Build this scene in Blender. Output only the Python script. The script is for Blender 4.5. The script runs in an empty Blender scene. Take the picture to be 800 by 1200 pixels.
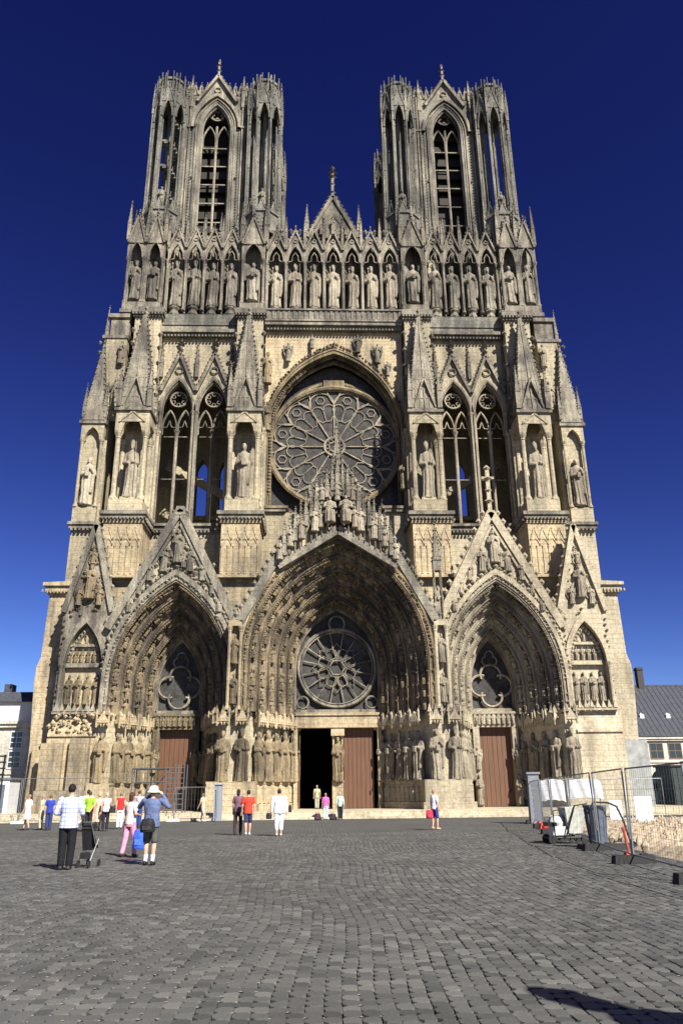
import bpy, bmesh, math, random
from math import sin, cos, pi, sqrt, radians, atan2, acos, hypot
from mathutils import Vector, Matrix, Quaternion
import numpy as np
random.seed(7)
S = bpy.context.scene
COL = S.collection
# ------------------------------------------------------------------ camera
cd = bpy.data.cameras.new('camera'); cam = bpy.data.objects.new('camera', cd); COL.objects.link(cam)
S.camera = cam
cd.sensor_fit = 'HORIZONTAL'; cd.sensor_width = 36.0; cd.lens = 36.0*905.8/800
cd.clip_start = 0.1; cd.clip_end = 6000
yaw, pitch, roll = radians(2.115), radians(20.0), radians(-0.65)
fw = Vector((sin(yaw)*cos(pitch), cos(yaw)*cos(pitch), sin(pitch)))
r0 = Vector((cos(yaw), -sin(yaw), 0)); u0 = r0.cross(fw)
rr = r0*cos(roll)+u0*sin(roll); uu = -r0*sin(roll)+u0*cos(roll)
cam.matrix_world = Matrix.Translation((-1.75, -62, 1.54)) @ Matrix((rr, uu, -fw)).transposed().to_4x4()
# ------------------------------------------------------------------ sun, sky
SAZ, SEL = radians(31), radians(40)      # sun stands to the right of the facade's normal
sd = Vector((sin(SAZ)*cos(SEL), -cos(SAZ)*cos(SEL), sin(SEL)))   # towards the sun
ld = bpy.data.lights.new('sun', 'SUN'); ld.energy = 5.0; ld.angle = radians(0.5); ld.color = (1.0, 0.95, 0.86)
sun = bpy.data.objects.new('sun', ld); COL.objects.link(sun)
sun.rotation_euler = sd.to_track_quat('Z', 'Y').to_euler(); sun.location = (30, -80, 90)
W = bpy.data.worlds.new('World'); S.world = W; W.use_nodes = True
nt = W.node_tree; bg = nt.nodes['Background']
sky = nt.nodes.new('ShaderNodeTexSky'); sky.sky_type = 'NISHITA'; sky.sun_disc = False
sky.sun_elevation = SEL; sky.sun_rotation = pi-SAZ
sky.altitude = 2500; sky.air_density = 1.0; sky.dust_density = 0.25; sky.ozone_density = 5.0
tint = nt.nodes.new('ShaderNodeMix'); tint.data_type = 'RGBA'; tint.blend_type = 'MULTIPLY'
tint.inputs[0].default_value = 1.0; tint.inputs[7].default_value = (0.30, 0.38, 0.62, 1)
spl = nt.nodes.new('ShaderNodeSeparateColor'); cmb = nt.nodes.new('ShaderNodeCombineColor')
for i, (p, k) in enumerate(((1.84, 2.9), (1.92, 1.22), (1.51, .81))):      # saturated film-like response, the same all over the sky
    q = nt.nodes.new('ShaderNodeMath'); q.operation = 'POWER'; q.inputs[1].default_value = p; nt.links.new(spl.outputs[i], q.inputs[0])
    r = nt.nodes.new('ShaderNodeMath'); r.operation = 'MULTIPLY'; r.inputs[1].default_value = k; nt.links.new(q.outputs[0], r.inputs[0])
    s = nt.nodes.new('ShaderNodeMath'); s.operation = 'MINIMUM'; s.inputs[1].default_value = 11.0; nt.links.new(r.outputs[0], s.inputs[0])
    nt.links.new(s.outputs[0], cmb.inputs[i])
nt.links.new(sky.outputs[0], tint.inputs[6]); nt.links.new(tint.outputs[2], spl.inputs[0]); nt.links.new(cmb.outputs[0], bg.inputs[0])
bg.inputs[1].default_value = 0.05
S.view_settings.view_transform = 'Standard'; S.view_settings.look = 'None'
S.view_settings.exposure = 1.12; S.view_settings.gamma = 1
S.render.engine = 'CYCLES'
S.render.resolution_x = 682; S.render.resolution_y = 1024

# ------------------------------------------------------------------ materials
def N(t, typ, **kw):
    n = t.nodes.new(typ)
    for k, v in kw.items():
        if k.startswith('i_'): n.inputs[int(k[2:])].default_value = v
        else: setattr(n, k, v)
    return n
def mixc(t, a, b, fac, mode='MIX'):
    m = N(t, 'ShaderNodeMix', data_type='RGBA', blend_type=mode)
    for i, s in ((0, fac), (6, a), (7, b)):
        if isinstance(s, (int, float)): m.inputs[i].default_value = s
        elif isinstance(s, tuple): m.inputs[i].default_value = (*s, 1) if len(s) == 3 else s
        else: t.links.new(s, m.inputs[i])
    return m.outputs[2]
def ramp(t, s, a, b, ca=0.0, cb=1.0):
    m = N(t, 'ShaderNodeMapRange', i_1=a, i_2=b, i_3=ca, i_4=cb); t.links.new(s, m.inputs[0]); return m.outputs[0]
def noise(t, vec, sc, det=4, rough=0.6):
    n = N(t, 'ShaderNodeTexNoise'); n.inputs['Scale'].default_value = sc; n.inputs['Detail'].default_value = det
    n.inputs['Roughness'].default_value = rough; t.links.new(vec, n.inputs['Vector']); return n.outputs[0]
def vscale(t, vec, s):
    m = N(t, 'ShaderNodeVectorMath', operation='MULTIPLY'); t.links.new(vec, m.inputs[0]); m.inputs[1].default_value = s
    return m.outputs[0]
def plain(name, col, rough=0.7, metal=0.0, var=0.0, sc=8.0, bump=0.0, spec=0.3):
    m = bpy.data.materials.new(name); m.use_nodes = True; t = m.node_tree; b = t.nodes['Principled BSDF']
    b.inputs['Roughness'].default_value = rough; b.inputs['Metallic'].default_value = metal
    b.inputs['Specular IOR Level'].default_value = spec
    g = N(t, 'ShaderNodeTexCoord').outputs['Object']
    n = noise(t, g, sc)
    c = mixc(t, tuple(x*(1-var) for x in col), tuple(min(1, x*(1+var)) for x in col), ramp(t, n, .3, .7))
    t.links.new(c, b.inputs['Base Color'])
    if bump:
        bp = N(t, 'ShaderNodeBump'); bp.inputs['Strength'].default_value = bump; bp.inputs['Distance'].default_value = .02
        t.links.new(noise(t, g, sc*3), bp.inputs['Height']); t.links.new(bp.outputs[0], b.inputs['Normal'])
    return m
def stone(name, base, second, stain, amt, blocks=True, bump=0.5, fine=1.0):
    """weathered limestone: courses, patches of two tones, grime that runs down in streaks"""
    m = bpy.data.materials.new(name); m.use_nodes = True; t = m.node_tree; b = t.nodes['Principled BSDF']
    b.inputs['Roughness'].default_value = 0.9; b.inputs['Specular IOR Level'].default_value = 0.15
    pos = N(t, 'ShaderNodeNewGeometry').outputs['Position']
    sep = N(t, 'ShaderNodeSeparateXYZ'); t.links.new(pos, sep.inputs[0])
    ad = N(t, 'ShaderNodeMath', operation='ADD'); t.links.new(sep.outputs[0], ad.inputs[0]); t.links.new(sep.outputs[1], ad.inputs[1])
    cb = N(t, 'ShaderNodeCombineXYZ'); t.links.new(ad.outputs[0], cb.inputs[0]); t.links.new(sep.outputs[2], cb.inputs[1])
    br = N(t, 'ShaderNodeTexBrick'); t.links.new(cb.outputs[0], br.inputs['Vector'])
    br.inputs['Color1'].default_value = (0, 0, 0, 1); br.inputs['Color2'].default_value = (1, 1, 1, 1)
    br.inputs['Mortar'].default_value = (.5, .5, .5, 1); br.inputs['Scale'].default_value = 1.0
    br.inputs['Brick Width'].default_value = 0.82; br.inputs['Row Height'].default_value = 0.38
    br.inputs['Mortar Size'].default_value = 0.016; br.inputs['Mortar Smooth'].default_value = 0.4; br.inputs['Bias'].default_value = 0.0
    big = noise(t, pos, 0.22, 6, 0.65); med = noise(t, pos, 1.1, 6, 0.7)
    streak = noise(t, vscale(t, pos, (1.6, 1.6, 0.22)), 1.0, 6, 0.7)
    tiny = noise(t, pos, 5.0*fine, 5, 0.75)
    c = mixc(t, base, second, ramp(t, med, .35, .65))
    if blocks:
        c = mixc(t, c, second, ramp(t, br.outputs[0], 0, 1, 0, .4))
        dk = N(t, 'ShaderNodeMapRange', i_1=0, i_2=1, i_3=1, i_4=.88); t.links.new(br.outputs[1], dk.inputs[0])
        c = mixc(t, c, dk.outputs[0], 1.0, 'MULTIPLY')
    sm = N(t, 'ShaderNodeMath', operation='ADD'); t.links.new(big, sm.inputs[0]); t.links.new(streak, sm.inputs[1])
    lo = 1.22-0.42*amt
    c = mixc(t, c, stain, ramp(t, sm.outputs[0], lo-.13, lo+.2, 0, .93))
    ft = ramp(t, tiny, .3, .7, .6, 1.25)
    c = mixc(t, c, ft, 1.0, 'MULTIPLY')
    oi = N(t, 'ShaderNodeObjectInfo'); c = mixc(t, c, ramp(t, oi.outputs['Random'], 0, 1, .82, 1.12), 1.0, 'MULTIPLY')
    t.links.new(c, b.inputs['Base Color'])
    b1 = N(t, 'ShaderNodeBump'); b1.inputs['Strength'].default_value = bump; b1.inputs['Distance'].default_value = .12
    t.links.new(noise(t, pos, 3.2*fine, 6, 0.75), b1.inputs['Height'])
    last = b1
    if blocks:
        b2 = N(t, 'ShaderNodeBump', invert=True); b2.inputs['Strength'].default_value = .7; b2.inputs['Distance'].default_value = .03
        t.links.new(br.outputs[1], b2.inputs['Height']); t.links.new(b1.outputs[0], b2.inputs['Normal']); last = b2
    t.links.new(last.outputs[0], b.inputs['Normal'])
    return m
GOLD = stone('golden_limestone', (.41, .315, .185), (.46, .385, .255), (.155, .13, .095), .46)
CREAM = stone('cleaned_limestone', (0.434, 0.370, 0.249), (0.459, 0.408, 0.300), (0.243, 0.204, 0.147), .42, bump=.3)
BEIGE = stone('beige_limestone', (.42, .36, .24), (.37, .32, .22), (.15, .13, .10), .42, bump=.35)
CARVD = stone('soot_and_shade_carving', (0.500, 0.393, 0.250), (0.333, 0.264, 0.181), (0.068, 0.057, 0.048), .85, blocks=False, bump=1.0, fine=1.5)  # soot patches, with the shade of the carved recesses also put into the colour
GREY = stone('grey_limestone', (0.348, 0.315, 0.235), (0.262, 0.241, 0.192), (0.097, 0.087, 0.075), .78, bump=.7)
TOWER = stone('tower_limestone', (0.321, 0.300, 0.239), (0.239, 0.225, 0.185), (0.082, 0.080, 0.071), .78, bump=.6)
DARK = stone('grimy_limestone', (0.132, 0.121, 0.093), (0.187, 0.163, 0.124), (0.055, 0.051, 0.045), .8, blocks=False, bump=1.0)
CARVG = stone('carved_golden_stone', (0.330, 0.253, 0.147), (0.281, 0.224, 0.141), (0.070, 0.061, 0.045), .62, blocks=False, bump=1.0, fine=1.5)
CARVC = stone('carved_cream_stone', (0.383, 0.332, 0.243), (0.332, 0.294, 0.223), (0.128, 0.108, 0.083), .55, blocks=False, bump=.8, fine=1.5)
CARVB = stone('carved_grey_stone', (0.389, 0.350, 0.265), (0.296, 0.265, 0.203), (0.078, 0.070, 0.061), .7, blocks=False, bump=.9, fine=1.5)
LEAD = plain('lead_roofing', (.10, .105, .115), .6, var=.3)
def glassmat():
    m = bpy.data.materials.new('leaded_glass'); m.use_nodes = True; t = m.node_tree; b = t.nodes['Principled BSDF']
    b.inputs['Roughness'].default_value = .8; b.inputs['Specular IOR Level'].default_value = .08
    g = N(t, 'ShaderNodeNewGeometry').outputs['Position']
    v = N(t, 'ShaderNodeTexVoronoi', feature='DISTANCE_TO_EDGE'); v.inputs['Scale'].default_value = 5.5; t.links.new(g, v.inputs['Vector'])
    v2 = N(t, 'ShaderNodeTexVoronoi'); v2.inputs['Scale'].default_value = 5.5; t.links.new(g, v2.inputs['Vector'])
    h = N(t, 'ShaderNodeHueSaturation'); h.inputs['Saturation'].default_value = .12; h.inputs['Value'].default_value = .10; t.links.new(v2.outputs[1], h.inputs['Color'])
    c = mixc(t, h.outputs[0], (.056, .051, .047), .7)
    c = mixc(t, (.04, .038, .036), c, ramp(t, v.outputs[0], .01, .06))
    c = mixc(t, c, ramp(t, noise(t, g, .9), .3, .7, .6, 1.3), 1.0, 'MULTIPLY')
    t.links.new(c, b.inputs['Base Color']); return m
GLASS = glassmat()
def woodmat():
    m = bpy.data.materials.new('oak_door_boards'); m.use_nodes = True; t = m.node_tree; b = t.nodes['Principled BSDF']
    b.inputs['Roughness'].default_value = .6
    g = N(t, 'ShaderNodeNewGeometry').outputs['Position']
    n = noise(t, vscale(t, g, (9, 9, .5)), 1.0, 5)
    c = mixc(t, (.078, .032, .014), (.125, .056, .025), ramp(t, n, .3, .7)); t.links.new(c, b.inputs['Base Color']); return m
WOOD = woodmat()
IRON = plain('dark_iron', (.02, .02, .02), .5, .5)

# ------------------------------------------------------------------ mesh builder
class MB:
    def __init__(s, sx=1): s.v = []; s.f = []; s.sx = sx
    def vert(s, p): s.v.append((p[0]*s.sx, p[1], p[2])); return len(s.v)-1
    def add(s, pts, faces):
        k = len(s.v)
        for p in pts: s.v.append((p[0]*s.sx, p[1], p[2]))
        for f in faces: s.f.append(tuple(i+k for i in f))
    def box(s, x0, x1, y0, y1, z0, z1, tx=0, ty=0):
        s.add([(x0, y0, z0), (x1, y0, z0), (x1, y1, z0), (x0, y1, z0), (x0+tx, y0+ty, z1), (x1-tx, y0+ty, z1), (x1-tx, y1-ty, z1), (x0+tx, y1-ty, z1)],
              [(0, 1, 2, 3), (7, 6, 5, 4), (0, 4, 5, 1), (1, 5, 6, 2), (2, 6, 7, 3), (3, 7, 4, 0)])
    def pyr(s, x, y, z0, z1, w, d=None, n=4, rot=pi/4):
        d = d or w
        k = sqrt(2) if n == 4 else 1
        pts = [(x+w*k*cos(rot+2*pi*i/n), y+d*k*sin(rot+2*pi*i/n), z0) for i in range(n)]+[(x, y, z1)]
        s.add(pts, [(i, (i+1) % n, n) for i in range(n)]+[tuple(range(n))])
    def prism(s, poly, z0, z1):      # plan polygon
        n = len(poly)
        s.add([(p[0], p[1], z0) for p in poly]+[(p[0], p[1], z1) for p in poly],
              [tuple(range(n)), tuple(range(2*n-1, n-1, -1))]+[(i, (i+1) % n, n+(i+1) % n, n+i) for i in range(n)])
    def slab(s, poly, y0, y1):       # elevation polygon (x,z)
        n = len(poly)
        s.add([(p[0], y0, p[1]) for p in poly]+[(p[0], y1, p[1]) for p in poly],
              [tuple(range(n)), tuple(range(2*n-1, n-1, -1))]+[(i, (i+1) % n, n+(i+1) % n, n+i) for i in range(n)])
    def beam(s, p, q, t, y0, y1):    # bar between two (x,z) points
        dx, dz = q[0]-p[0], q[1]-p[1]; L = hypot(dx, dz) or 1; nx, nz = -dz/L*t, dx/L*t
        s.slab([(p[0]+nx, p[1]+nz), (p[0]-nx, p[1]-nz), (q[0]-nx, q[1]-nz), (q[0]+nx, q[1]+nz)], y0, y1)
    def octa(s, c, r, rz=None):
        x, y, z = c; rz = rz or r
        s.add([(x-r, y, z), (x, y-r, z), (x+r, y, z), (x, y+r, z), (x, y, z+rz), (x, y, z-rz)],
              [(0, 1, 4), (1, 2, 4), (2, 3, 4), (3, 0, 4), (1, 0, 5), (2, 1, 5), (3, 2, 5), (0, 3, 5)])
    def tube(s, pts, r, n=6, closed=False):
        P = [Vector(p) for p in pts]; m = len(P); k = len(s.v)
        rs = r if isinstance(r, (list, tuple)) else [r]*m
        for i, p in enumerate(P):
            a = P[(i-1) % m] if closed or i > 0 else P[i]; b = P[(i+1) % m] if closed or i < m-1 else P[i]
            d = (b-a).normalized() if (b-a).length > 1e-9 else Vector((0, 0, 1))
            u = d.cross(Vector((0, 1, 0)));
            if u.length < .05: u = d.cross(Vector((1, 0, 0)))
            u.normalize(); w = d.cross(u)
            for j in range(n):
                q = p+(u*cos(2*pi*(j+.5)/n)+w*sin(2*pi*(j+.5)/n))*rs[i]; s.v.append((q.x*s.sx, q.y, q.z))
        for i in range(m if closed else m-1):
            for j in range(n):
                a, b = k+i*n+j, k+i*n+(j+1) % n; c, d = k+((i+1) % m)*n+(j+1) % n, k+((i+1) % m)*n+j
                s.f.append((a, b, c, d))
        if not closed:
            s.f.append(tuple(range(k, k+n))); s.f.append(tuple(range(k+(m-1)*n, k+m*n)))
    def lathe(s, x, y, prof, n=8, rot=0.0):      # prof: (r,z)
        k = len(s.v)
        for r, z in prof:
            for j in range(n): s.v.append(((x+r*cos(rot+2*pi*j/n))*s.sx, y+r*sin(rot+2*pi*j/n), z))
        for i in range(len(prof)-1):
            for j in range(n):
                s.f.append((k+i*n+j, k+i*n+(j+1) % n, k+(i+1)*n+(j+1) % n, k+(i+1)*n+j))
        s.f.append(tuple(range(k, k+n))); s.f.append(tuple(range(k+(len(prof)-1)*n, k+len(prof)*n)))
    def shaft(s, x, y, z0, z1, r, n=8):          # column with base and capital
        s.lathe(x, y, [(r*1.7, z0), (r*1.7, z0+r*.9), (r*1.15, z0+r*1.8), (r, z0+r*2.4), (r, z1-r*3.2), (r*1.25, z1-r*3), (r*1.1, z1-r*2.5), (r*1.85, z1-r*.7), (r*1.9, z1)], n)
    def archtube(s, cx, w, zs, ap, y, r, n=12, k=5, legs=None):
        P = apts(cx, w, zs, ap, n)
        if legs is not None: P = [(cx-w, legs)]+P+[(cx+w, legs)]
        s.tube([(p[0], y, p[1]) for p in P], r, k)
    def archband(s, cx, w0, a0, w1, a1, zs, y0, y1, n=14, legs=None):   # solid band between outer (w0) and inner (w1) arch
        A = apts(cx, w0, zs, a0, n); B = apts(cx, w1, zs, a1, n)
        if legs is not None:
            A = [(cx-w0, legs)]+A+[(cx+w0, legs)]; B = [(cx-w1, legs)]+B+[(cx+w1, legs)]
        for i in range(len(A)-1): s.slab([A[i], A[i+1], B[i+1], B[i]], y0, y1)
    def archwall(s, x0, x1, z1, y0, y1, cx, w, zs, ap, zb, n=14, top=None):
        """wall x0..x1 up to z1 (or top(x)) with a pointed opening standing on zb"""
        T = top or (lambda x: z1)
        if x0 < cx-w: s.slab([(x0, zb), (cx-w, zb), (cx-w, T(cx-w)), (x0, T(x0))], y0, y1)
        if x1 > cx+w: s.slab([(cx+w, zb), (x1, zb), (x1, T(x1)), (cx+w, T(cx+w))], y0, y1)
        A = apts(cx, w, zs, ap, n)
        for (xa, za), (xb, zc) in zip(A, A[1:]): s.slab([(xa, za), (xb, zc), (xb, T(xb)), (xa, T(xa))], y0, y1)
    def gablet(s, cx, w, z0, z1, y, t=.12, d=.25, cr=.16, n=5, fin=True, fill=True, hang=None):
        """small steep gable: two raking bars, crockets and a finial"""
        s.beam((cx-w, z0), (cx, z1), t, y-d, y); s.beam((cx+w, z0), (cx, z1), t, y-d, y)
        if fill: s.slab([(cx-w+t, z0), (cx+w-t, z0), (cx, z1-t)], y-d*.45, y)
        L = hypot(w, z1-z0)
        for i in range(n):
            f = (i+.5)/n
            for q in (-1, 1):
                s.octa((cx+q*(w*(1-f)+cr*.8*(z1-z0)/L+.04), y-d/2, z0+(z1-z0)*f+cr*.4), cr, cr*1.1)
        if fin:
            s.box(cx-t*.5, cx+t*.5, y-d*.7, y-d*.3, z1-.05, z1+cr*4)
            s.octa((cx, y-d/2, z1+cr*2), cr*1.3, cr*.8); s.octa((cx, y-d/2, z1+cr*4.2), cr*.9, cr*1.2)
    def pinnacle(s, x, y, z0, zs, z1, w, n=5, gab=True):
        s.box(x-w, x+w, y-w, y+w, z0, zs)
        s.box(x-w*1.2, x+w*1.2, y-w*1.2, y+w*1.2, zs-.0, zs+w*.25)
        if gab:
            for q in (-1,):
                s.slab([(x-w*1.1, zs+w*.2), (x+w*1.1, zs+w*.2), (x, zs+w*2.6)], y-w*1.25, y-w*.8)
        s.pyr(x, y, zs+w*.25, z1, w*.95)
        for i in range(n):
            f = (i+.6)/n; r = w*(1-f)*.95+.03
            for a in (pi/4, 3*pi/4, 5*pi/4, 7*pi/4):
                s.octa((x+r*1.41*cos(a), y+r*1.41*sin(a), zs+(z1-zs)*f), max(.07, w*.28))
        s.octa((x, y, z1), w*.42, w*.5)
    def build(s, name, mat, parent=None, loc=None, smooth=False):
        me = bpy.data.meshes.new(name); me.from_pydata(s.v, [], s.f); me.update()
        if mat: me.materials.append(mat)
        if smooth: me.polygons.foreach_set('use_smooth', [True]*len(me.polygons))
        return link(name, me, parent, loc)
def apts(cx, w, zs, ap, n=14):
    """pointed arch from left springing over the apex to the right springing, as (x,z)"""
    r = ap-zs
    if r < w*1.001: r = w*1.001
    c = (r*r-w*w)/(2*w); R = w+c; th = acos(c/R); out = []
    for i in range(n+1):
        a = th*i/n; out.append((cx+c-R*cos(a), zs+R*sin(a)))
    for i in range(n-1, -1, -1):
        a = th*i/n; out.append((cx-c+R*cos(a), zs+R*sin(a)))
    return out
def link(name, me, parent=None, loc=None):
    o = bpy.data.objects.new(name, me); COL.objects.link(o)
    if parent is not None: o.parent = parent
    if loc is not None: o.location = loc
    return o
def empty(name, loc=(0, 0, 0), rz=0):
    o = bpy.data.objects.new(name, None); COL.objects.link(o); o.location = loc; o.rotation_euler = (0, 0, rz); o.empty_display_size = .3
    return o
def tag(o, label=None, cat=None, group=None, kind=None):
    if label: o['label'] = label
    if cat: o['category'] = cat
    if group: o['group'] = group
    if kind: o['kind'] = kind
    return o

# ------------------------------------------------------------------ sculpted bodies (voxel-fused, one surface each)
def cone_sphere(V, F, p, r, q, t, n=10):
    p, q = Vector(p), Vector(q); d = (q-p); L = d.length; d = d.normalized() if L > 1e-6 else Vector((0, 0, 1))
    u = d.orthogonal().normalized(); w = d.cross(u); k = len(V)
    rings = []
    for i in range(4): a = -pi/2+pi/2*(i+.4)/4; rings.append((p+d*r*sin(a), r*cos(a)))
    rings.append((p, r)); rings.append((q, t))
    for i in range(4): a = pi/2*(i+.6)/4; rings.append((q+d*t*sin(a), t*cos(a)))
    for c, rad in rings:
        for j in range(n): V.append(c+(u*cos(2*pi*j/n)+w*sin(2*pi*j/n))*rad)
    for i in range(len(rings)-1):
        for j in range(n): F.append((k+i*n+j, k+i*n+(j+1) % n, k+(i+1)*n+(j+1) % n, k+(i+1)*n+j))
    F.append(tuple(range(k+n-1, k-1, -1))); m = k+(len(rings)-1)*n; F.append(tuple(range(m, m+n)))
def ell(V, F, c, rx, ry, rz, n=14, m=9, M=None):
    k = len(V); c = Vector(c)
    for i in range(m):
        a = -pi/2+pi*(i+.5)/m
        for j in range(n):
            p = Vector((rx*cos(a)*cos(2*pi*j/n), ry*cos(a)*sin(2*pi*j/n), rz*sin(a)))
            if M: p = M @ p
            V.append(c+p)
    for i in range(m-1):
        for j in range(n): F.append((k+i*n+j, k+i*n+(j+1) % n, k+(i+1)*n+(j+1) % n, k+(i+1)*n+j))
    F.append(tuple(range(k+n-1, k-1, -1))); q = k+(m-1)*n; F.append(tuple(range(q, q+n)))
def rings(V, F, prof, n=40, folds=0, amp=0.0, ph=0.0):
    """closed robe: prof = (z, rx, ry, cx, cy, foldfactor)"""
    k = len(V)
    for z, rx, ry, cx, cy, ff in prof:
        for j in range(n):
            a = 2*pi*j/n; g = 1+amp*ff*(sin(folds*a+ph)+.5*sin((folds*2-3)*a+ph*2+z*6))
            V.append(Vector((cx+rx*g*cos(a), cy+ry*g*sin(a), z)))
    for i in range(len(prof)-1):
        for j in range(n): F.append((k+i*n+j, k+i*n+(j+1) % n, k+(i+1)*n+(j+1) % n, k+(i+1)*n+j))
    F.append(tuple(range(k+n-1, k-1, -1))); q = k+(len(prof)-1)*n; F.append(tuple(range(q, q+n)))
def fuse(name, V, F, vox, mat, smooth=2, fac=.5):
    me = bpy.data.meshes.new(name+'_raw'); me.from_pydata([tuple(v) for v in V], [], F); me.update()
    o = bpy.data.objects.new('raw', me); COL.objects.link(o)
    r = o.modifiers.new('r', 'REMESH'); r.mode = 'VOXEL'; r.voxel_size = vox; r.use_smooth_shade = True
    if smooth: q = o.modifiers.new('s', 'SMOOTH'); q.factor = fac; q.iterations = smooth
    dg = bpy.context.evaluated_depsgraph_get(); dg.update()
    out = bpy.data.meshes.new_from_object(o.evaluated_get(dg)); out.name = name
    bpy.data.objects.remove(o); bpy.data.meshes.remove(me)
    out.materials.clear()
    if mat: out.materials.append(mat)
    out.polygons.foreach_set('use_smooth', [True]*len(out.polygons))
    return out
def statue(kind, seed):
    """robed stone figure, height 1, standing on z=0 and facing -Y"""
    R = random.Random(seed); V, F = [], []; sw = R.uniform(-.02, .02); ph = R.uniform(0, 6)
    if kind == 'seated':
        rings(V, F, [(0, .17, .17, 0, -.06, 1), (.12, .17, .18, 0, -.06, 1), (.34, .17, .20, 0, -.07, .8), (.42, .17, .2, 0, -.06, .5), (.46, .14, .13, 0, 0, .3), (.6, .13, .1, 0, .02, .2), (.74, .17, .1, 0, .02, 0), (.79, .12, .08, 0, .02, 0), (.82, .05, .05, 0, .01, 0), (.85, .045, .045, 0, .01, 0)], folds=9, amp=.12, ph=ph)
        hz = .9
        arms = [((-.16, 0, .73), (-.2, -.06, .55), (-.08, -.2, .5+R.uniform(0, .12))), ((.16, 0, .73), (.2, -.06, .55), (.08, -.2, .52+R.uniform(0, .1)))]
    else:
        rings(V, F, [(0, .145, .13, 0, -.01, 1.2), (.03, .15, .135, sw, -.01, 1.2), (.2, .13, .115, sw, -.01, 1.1), (.38, .135, .115, sw*2, -.01, .9), (.5, .14, .11, sw*2, 0, .7), (.6, .12, .095, sw, 0, .5), (.7, .13, .09, 0, 0, .3), (.77, .14, .08, 0, 0, .1), (.81, .115, .07, 0, 0, 0), (.84, .045, .045, 0, -.005, 0), (.87, .04, .042, 0, -.01, 0)], folds=R.choice([8, 9, 10]), amp=.13, ph=ph)
        hz = .925
        b = R.uniform(-.04, .1)
        arms = [((-.125, 0, .77), (-.17, -.02, .62), (-.05, -.13, .62+b)), ((.125, 0, .77), (.175, -.02, .62), (.06, -.13, .6+R.uniform(-.04, .14)))]
        if kind in ('saint', 'king'):      # mantle hanging from one arm
            rings(V, F, [(.22, .03, .05, .12, -.08, 1), (.35, .05, .05, .13, -.07, 1), (.6, .05, .04, .14, -.06, 1)], n=12, folds=3, amp=.1)
    ell(V, F, (0, -.015, hz), .048, .058, .066); ell(V, F, (0, -.055, hz-.035), .03, .035, .04)
    cone_sphere(V, F, (0, -.065, hz+.012), .008, (0, -.078, hz-.012), .011, 6)
    ell(V, F, (0, .012, hz+.008), .062, .06, .07)
    for a, e, h in arms: cone_sphere(V, F, a, .045, e, .042); cone_sphere(V, F, e, .045, h, .026); ell(V, F, h, .022, .026, .03)
    if kind == 'king':
        rings(V, F, [(hz+.03, .062, .062, 0, 0, 0), (hz+.075, .075, .075, 0, 0, 0)], n=12, folds=3, amp=.1)
        cone_sphere(V, F, (-.06, -.15, .5), .012, (-.09, -.15, .86), .014); ell(V, F, (-.09, -.15, .88), .028, .028, .028)
    if kind == 'bishop':
        rings(V, F, [(hz+.03, .06, .06, 0, 0, 0), (hz+.08, .062, .045, 0, 0, 0), (hz+.135, .012, .012, 0, 0, 0)], n=14)
        cone_sphere(V, F, (.14, -.14, .02), .012, (.12, -.14, .98), .012)
    if kind == 'saint':
        V0 = len(V); V += [Vector((x, y, z)) for z in (.55, .67) for x, y in ((-.05, -.18), (.05, -.18), (.05, -.13), (-.05, -.13))]
        F += [tuple(V0+i for i in f) for f in ((3, 2, 1, 0), (4, 5, 6, 7), (0, 1, 5, 4), (1, 2, 6, 5), (2, 3, 7, 6), (3, 0, 4, 7))]
    if kind == 'angel':
        for q in (-1, 1):
            M = Matrix.Rotation(q*.35, 3, 'Y')
            ell(V, F, (q*.2, .06, .66), .07, .03, .27, M=M); ell(V, F, (q*.24, .07, .5), .05, .025, .25, M=M)
    if kind != 'seated': ell(V, F, (0, 0, 0), .17, .15, .035)
    return fuse('stone_'+kind, V, F, .015, None, 1)
SV = {k: [statue(k, i*17+j) for i in range(n)] for j, (k, n) in enumerate({'king': 2, 'saint': 3, 'bishop': 1, 'angel': 2, 'seated': 3}.items())}
_mc = {}
def place(name, kind, mat, loc, h, parent, rz=0.0, rot=None, R=random, sx=1.0):
    src = R.choice(SV[kind]); key = (src.name, mat.name)
    if key not in _mc:
        m = src.copy(); m.name = 'stone_figure'; m.materials.clear(); m.materials.append(mat); _mc[key] = m
    o = link(name, _mc[key], parent, loc)
    w = h*sx*.74
    if rot is not None: o.rotation_mode = 'QUATERNION'; o.rotation_quaternion = rot
    else: o.rotation_euler = (0, 0, rz)
    o.scale = (w, w, h)
    return o

# ================================================================== the cathedral
cath = tag(empty('cathedral', (0, 0, 0)), 'huge twin towered gothic cathedral of golden stone with a rose window and three deep portals', 'cathedral')
RN = random.Random(11)
def circle(m, cx, cz, y, r, t, n=28, k=5, a0=0, a1=2*pi):
    cl = abs(a1-a0-2*pi) < 1e-6; nn = n if cl else n+1
    m.tube([(cx+r*cos(a0+(a1-a0)*i/n), y, cz+r*sin(a0+(a1-a0)*i/n)) for i in range(nn)], t, k, closed=cl)
PY = {0: -6.2, -1: -5.4, 1: -5.4}               # front plane of each portal
PC = {0: 0.0, -1: -12.1, 1: 12.0}
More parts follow.
